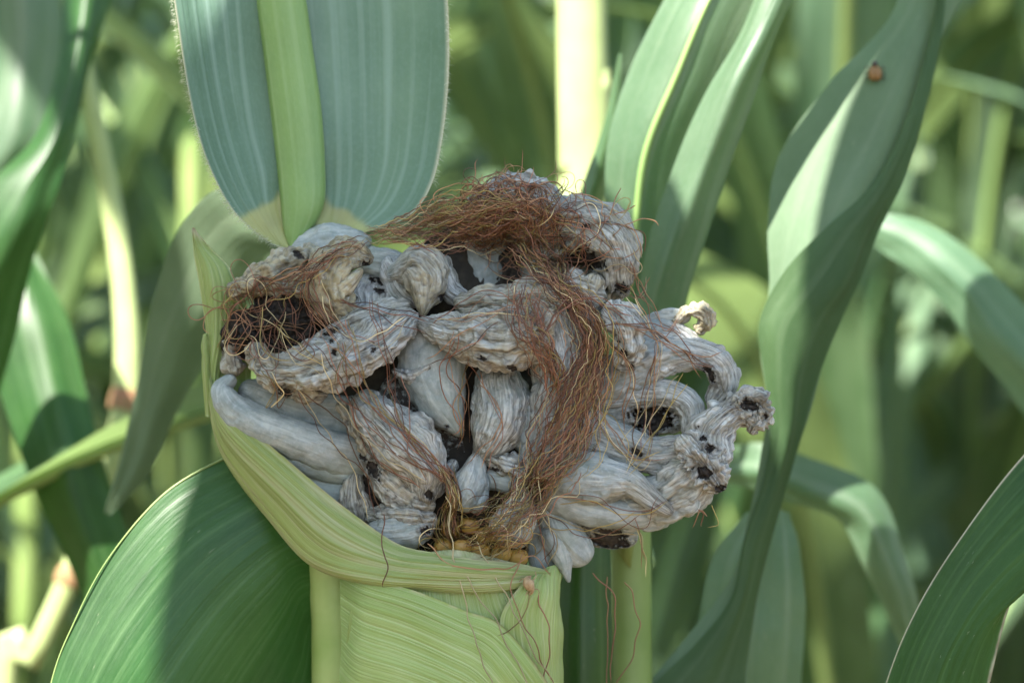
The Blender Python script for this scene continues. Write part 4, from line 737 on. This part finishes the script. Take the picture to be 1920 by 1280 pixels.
# beetle on the twisted leaf
BT = empty('beetle', tuple(W(Q([1640, 137, 562]))), 'small round brown beetle sitting on the twisted leaf at the upper right', 'beetle')
def ell(name, x, y, d, rx, ry, rd, mat, parent):
    nu, nv = 18, 12; th = np.linspace(0, 2*math.pi, nu, endpoint=False); ph = np.linspace(0, math.pi, nv)
    q = np.stack([x+rx*np.sin(ph)[:, None]*np.cos(th)[None], d-rd*np.sin(ph)[:, None]*np.sin(th)[None], -y+ry*np.cos(ph)[:, None]+0*th[None]], -1).reshape(-1, 3)
    return mesh(name, W(q), gridfaces(nv, nu, True), mat, parent, origin=inv(parent), closed=1)
ell('wing_case', 1636, 138, 562, 9, 14, 11, M_beetle, BT); ell('wing_case', 1645, 138, 562, 9, 14, 11, M_beetle, BT); ell('head', 1640, 120, 564, 6, 6, 6, M_bdark, BT)
for sx in (-1, 1):
    for yy in (128, 138, 148): rod('leg', [(1640+sx*8, yy, 566, 1.2), (1640+sx*16, yy-3, 558, 1), (1640+sx*19, yy+4, 570, .8)], M_bdark, BT, 8, 5)

# ------------------------------------------------------------ the corn field
def leafmesh(name, L, wmax, rise, droop, seed, mat):
    """arching blade in metres, base at the origin, growing along +X"""
    nv, nu = 44, 9; t = np.linspace(0, 1, nv)
    ang = rise-(rise+droop)*t**1.35; dx = np.cos(ang)*L/nv; dz = np.sin(ang)*L/nv
    C = np.stack([np.cumsum(dx), .03*np.sin(t*3+seed)*t, np.cumsum(dz)], 1)
    Wd = wmax*np.minimum(1, (t/.12+.35))*np.clip(1-t**2.6, 0, 1)**.8
    T = np.gradient(C, axis=0); T /= np.linalg.norm(T, axis=1)[:, None]; side = np.array([0, 1., 0])[None]-T*T[:, 1:2]; side /= np.linalg.norm(side, axis=1)[:, None]
    tw = .9*t*math.sin(seed*2.1); up = np.cross(T, side); s2 = side*np.cos(tw)[:, None]+up*np.sin(tw)[:, None]; u2 = np.cross(T, s2)
    u = np.linspace(-1, 1, nu); ww = .5*Wd[:, None]*u[None]
    lift = np.abs(u)[None]*Wd[:, None]*.16*(1-t)[:, None]+np.abs(u)[None]**2*Wd[:, None]*.14*np.sin(t*21+seed+np.sign(u)[None, :, None][..., 0]*1.3 if False else (t*21+seed)[:, None]+np.sign(u)[None]*1.3)
    p = C[:, None]+s2[:, None]*ww[..., None]+u2[:, None]*lift[..., None]
    uv = np.stack([ww+wmax, np.broadcast_to((t*L)[:, None], ww.shape)], -1).reshape(-1, 2)
    o = mesh(name, p.reshape(-1, 3), gridfaces(nv, nu), mat, None, uv)
    me = o.data; bpy.data.objects.remove(o)
    r = np.concatenate([C-u2*.0015, (.0045*(1-t)+.0008)[:, None]], 1)
    o = rod('midrib', r, M_rib, None, 30, 6, px=False, attr=(0, 0, 0, 0)); mm = o.data; bpy.data.objects.remove(o)
    return me, mm
LV = []
for i in range(12):
    LV.append(leafmesh('leaf', random.uniform(.55, .9), random.uniform(.042, .078), R(random.uniform(68, 87)), R(random.uniform(-45, 70)), i*1.7, M_field if i % 3 else M_pale))
def stalkmesh(seed):
    pts = []; z = 0; V = []; k = 10; n = 46; zz = np.linspace(0, 2.15, n); r = .0125*(1-zz/2.15*.75); node = np.abs(((zz+.03*seed) % .19)-.095) > .086; r = r*np.where(node, 1.14, 1)
    th = np.linspace(0, 2*math.pi, k, endpoint=False)
    p = np.stack([r[:, None]*np.cos(th)[None]+.012*np.sin(zz*1.7+seed)[:, None], r[:, None]*np.sin(th)[None], zz[:, None]+0*th[None]], -1)
    o = mesh('stalk', p.reshape(-1, 3), gridfaces(n, k, True), M_stem, closed=1); me = o.data; bpy.data.objects.remove(o); return me
SM = [stalkmesh(i) for i in range(4)]
def nodemesh():
    o = rod('node', [(0, 0, -.008, .0125), (0, 0, 0, .0135), (0, 0, .008, .0125)], M_node, None, 5, 12, px=False); me = o.data; bpy.data.objects.remove(o); return me
NM = nodemesh()
def link(name, me, parent, loc, rot, sc=1):
    o = bpy.data.objects.new(name, me); COL.objects.link(o); o.parent = parent; o.location = loc; o.rotation_euler = rot; o.scale = (sc, sc, sc); return o
def inframe(p):     # rough: would this point sit in the picture in front of or near the ear
    y = p[1]+D
    return y > .02 and abs(p[0]) < y*.25+.01 and abs(p[2]) < y*.17+.01
LC = [np.array([v.co[:] for v in me.vertices])[4::9] for me, mm in LV]
LA = [np.array([v.co[:] for v in me.vertices]) for me, mm in LV]
SN = np.array(SUN)
def shaded_by(T, P, tol=.012):      # which target points T lie in the sun shadow of the leaf points P
    d = P[None]-T[:, None]; t = d@SN; perp = np.linalg.norm(d-t[..., None]*SN, axis=2)
    return ((perp < tol) & (t > .02)).any(1)
LIT = W(Q([(200, 1080, 10), (230, 1150, 0), (270, 1230, -10), (170, 1200, 0), (300, 1140, 0), (1312, 592, -10), (340, 80, 40), (388, 280, 35), (1092, 20, 1450), (1095, 120, 1450), (1095, 220, 1450), (1180, 520, 590), (1220, 470, 560), (1180, 330, 560), (1310, 330, 420), (1275, 420, 430), (1560, 220, 350), (1620, 120, 370), (1500, 270, 330), (1400, 40, 420)]))
def placed(i, sc, a, x, y, z):
    c, s_ = math.cos(a), math.sin(a); P = LA[i]*sc; return np.stack([x+P[:, 0]*c-P[:, 1]*s_, y+P[:, 0]*s_+P[:, 1]*c, z+P[:, 2]], 1)
def field_plant(x, y, label, group, rng, guard=True, hi=2.15):
    root = empty('corn_plant', (x, y, -1.12), label, 'corn plant', group)
    link('stalk', SM[rng.randrange(4)], root, (0, 0, 0), (0, 0, rng.uniform(0, 6)))
    az = rng.uniform(0, math.pi); z = .28; near = y < .45
    while z < 1.98:
        i = rng.randrange(len(LV)); a = az+rng.gauss(0, .35); sc = rng.uniform(.75, 1.08)*(1 if z < 1.6 else .75)
        ok = True
        if guard:
            c, s = math.cos(a), math.sin(a); P_ = LC[i]*sc; wx = x+P_[:, 0]*c-P_[:, 1]*s; wy = y+P_[:, 0]*s+P_[:, 1]*c; wz = z-1.12+P_[:, 2]
            for q in zip(wx, wy, wz):
                lim = .16 if q[0] < .12 else .3
                if q[1] < lim and inframe((q[0], q[1], q[2])) : ok = False; break
                if q[1]+D > 0.0 and q[1]+D < .35 and abs(q[0]) < .13 and abs(q[2]) < .1: ok = False; break
        if ok and y < 2.5 and shaded_by(LIT, placed(i, sc, a, x, y, z-1.12), .022).any(): ok = False
        if ok:
            lf = link('leaf', LV[i][0], root, (0, 0, z), (0, 0, a), sc)
            if y < 3 and z > .5 and z < 1.7: link('midrib', LV[i][1], lf, (0, 0, 0), (0, 0, 0))
        az += math.pi+rng.uniform(-.25, .25); z += rng.uniform(.12, .16)*(1 if z < .55 else .62 if z < 1.35 else 2.3)
    return root
rng = random.Random(5)
nvis = [0, 0]; RW = ('first', 'second'); ORD = 'first second third fourth fifth sixth seventh eighth ninth tenth eleventh twelfth'.split()
rows_y = [.8, 1.2, 1.6, 2.15, 2.7, 3.3, 3.9, 4.6, 5.3]
for ri, ry in enumerate(rows_y):
    half = (ry+D)*.30+.55; x = -half
    while x < half:
        gp = ['corn plants in the first row behind', 'corn plants in the second row behind', 'corn plants deeper in the field'][min(ri, 2)]
        lab = 'blurred corn plant deep in the field behind the ear'
        if ri < 2:
            vis = abs(x) < (ry+D)*.235
            if vis: nvis[ri] += 1
            lab = 'corn plant of the %s blurred row, standing just outside the picture' % RW[ri] if not vis else '%s from the left among the blurred corn plants of the %s row behind the ear' % (ORD[nvis[ri]-1], RW[ri])
        field_plant(x+rng.uniform(-.03, .03), ry+rng.uniform(-.05, .05), lab, gp, rng); x += rng.uniform(.14, .2)
SIDE = []
for x, y in ((-.34, -.22), (-.27, -.47), (-.52, -.40)):  # unseen plants put in to carry leaves that shade the ear
    SIDE += [None]; SIDE[-1] = field_plant(x, y, 'corn plant added for shade close beside the camera, outside the picture', 'corn plants behind the camera', rng)
# the ear's own row, to both sides, and the row behind the camera
for x in (-1.05, -.82, -.58, -.33, .5, .74, .98):
    SIDE += [None]; SIDE[-1] = field_plant(x, .14+rng.uniform(-.04, .04), 'corn plant in the row of the smutted ear, mostly outside the picture', 'corn plants beside the ear', rng)
for x in (-.95, -.7, -.45, -.2, .42):
    SIDE += [None]; SIDE[-1] = field_plant(x, -.72+rng.uniform(-.04, .04), 'corn plant of the row behind the camera, outside the picture', 'corn plants behind the camera', rng)
# upper leaves of the ear's plant, arching overhead
def overhead(x, y, z, a, i, sc=1.): 
    me, mm = LV[i]; l = MAIN.location
    link('leaf', me, MAIN, (x-l.x, y-l.y, z-l.z), (0, 0, a), sc); link('midrib', mm, MAIN, (x-l.x, y-l.y, z-l.z), (0, 0, a), sc)
# far mass of corn
def far_mass():
    rg = np.random.RandomState(3); V = []; F = []; n = 16000; off = 0; vs = []
    x = rg.uniform(-9, 9, n); y = rg.uniform(6, 16, n); z0 = rg.uniform(-1.0, 2.2, n); a = rg.uniform(0, 6.28, n); L = rg.uniform(.5, .9, n); el = rg.uniform(.9, 1.5, n)
    for k, t in enumerate((0, .33, .66, 1)):
        wd = (.05, .075, .055, .004)[k]; dx = L*t*np.cos(el)*1.1; h = L*(t*np.sin(el)-t*t*.55)
        cx, cy_, cz = x+dx*np.cos(a), y+dx*np.sin(a), z0+h
        for sg in (-1, 1): vs.append(np.stack([cx-sg*wd*np.sin(a), cy_+sg*wd*np.cos(a), cz], 1))
    Vv = np.stack(vs, 1).reshape(-1, 3); base = np.arange(n)[:, None]*8
    F = np.concatenate([base+np.array([0, 1, 3, 2])+2*k for k in range(3)], 0)
    uv = np.stack([(np.arange(len(Vv)) % 2)*.08, (np.arange(len(Vv)) % 8)//2*.2], 1)
    tag(mesh('distant_corn', Vv, F, M_field, None, uv), 'distant mass of blurred corn closing off the field', 'corn field', None, 'stuff')
far_mass()
# ------------------------------------------------------------ added shade leaves, out of view, shaped along the sun's direction to shadow the ear
def overhead(parent, pts, mat, seed=0):
    """an added, unseen leaf shaped to cast shade on the ear and nearby leaves; rows: across, up, height along the sun's direction, width (m)"""
    e1 = np.cross((0, 0, 1), SN); e1 /= np.linalg.norm(e1); e2 = np.cross(SN, e1)
    A = cr(np.array(pts, float), 70); C = A[:, :1]*e1+A[:, 1:2]*e2+A[:, 2:3]*SN
    T = np.gradient(C, axis=0); T /= np.linalg.norm(T, axis=1)[:, None]; sd = np.cross(T, SN[None]); sd /= np.linalg.norm(sd, axis=1)[:, None]; up = np.cross(sd, T)
    u = np.linspace(-1, 1, 13); s_ = np.linspace(0, 12, 70)
    P = C[:, None]+sd[:, None]*(A[:, 3:4]*.5*u[None])[..., None]+up[:, None]*((np.abs(u)[None]*.13+.05*np.abs(u)[None]**2*np.sin(s_[:, None]*1.7+seed+u[None]))*A[:, 3:4])[..., None]
    uv = np.stack([A[:, 3:4]*.5*u[None], np.broadcast_to(s_[:, None]*.05, (70, 13))], -1).reshape(-1, 2)
    lf = mesh('leaf', P.reshape(-1, 3), gridfaces(70, 13), mat, parent, uv, origin=inv(parent))
    r = np.concatenate([C-up*.0012, (A[:, 3:4]*.045+.0005)], 1)
    rod('midrib', r, M_rib, lf, 40, 6, px=False, attr=(0, 0, 0, 0), origin=np.array(parent.location))
LP, CP = SIDE[0], SIDE[1]        # added plants left of the camera, holding shade leaves
overhead(LP, [(-.135, -.225, .326, .02), (-.085, -.24, .38, .045), (-.024, -.175, .43, .082), (-.022, -.07, .43, .086), (-.022, 0, .40, .086), (-.026, .05, .37, .06), (-.03, .085, .35, .004)], M_field, 1)
overhead(CP, [(.074, -.245, .54, .02), (.055, -.18, .54, .055), (.026, -.10, .50, .064), (.010, -.02, .45, .062), (.004, .025, .42, .05), (.0, .055, .40, .03), (-.002, .08, .385, .003)], M_pale, 2)
overhead(PF, [(.161, .39, .19, .02), (.115, .30, .27, .04), (.068, .2, .32, .046), (.052, .13, .33, .046), (.048, .07, .32, .038), (.045, .02, .30, .003)], M_pale, 4)
overhead(PF, [(.161, .455, .267, .02), (.135, .27, .34, .06), (.095, .13, .39, .075), (.080, .05, .37, .072), (.053, -.03, .34, .067), (.015, -.10, .30, .045), (-.02, -.16, .25, .003)], M_field, 3)
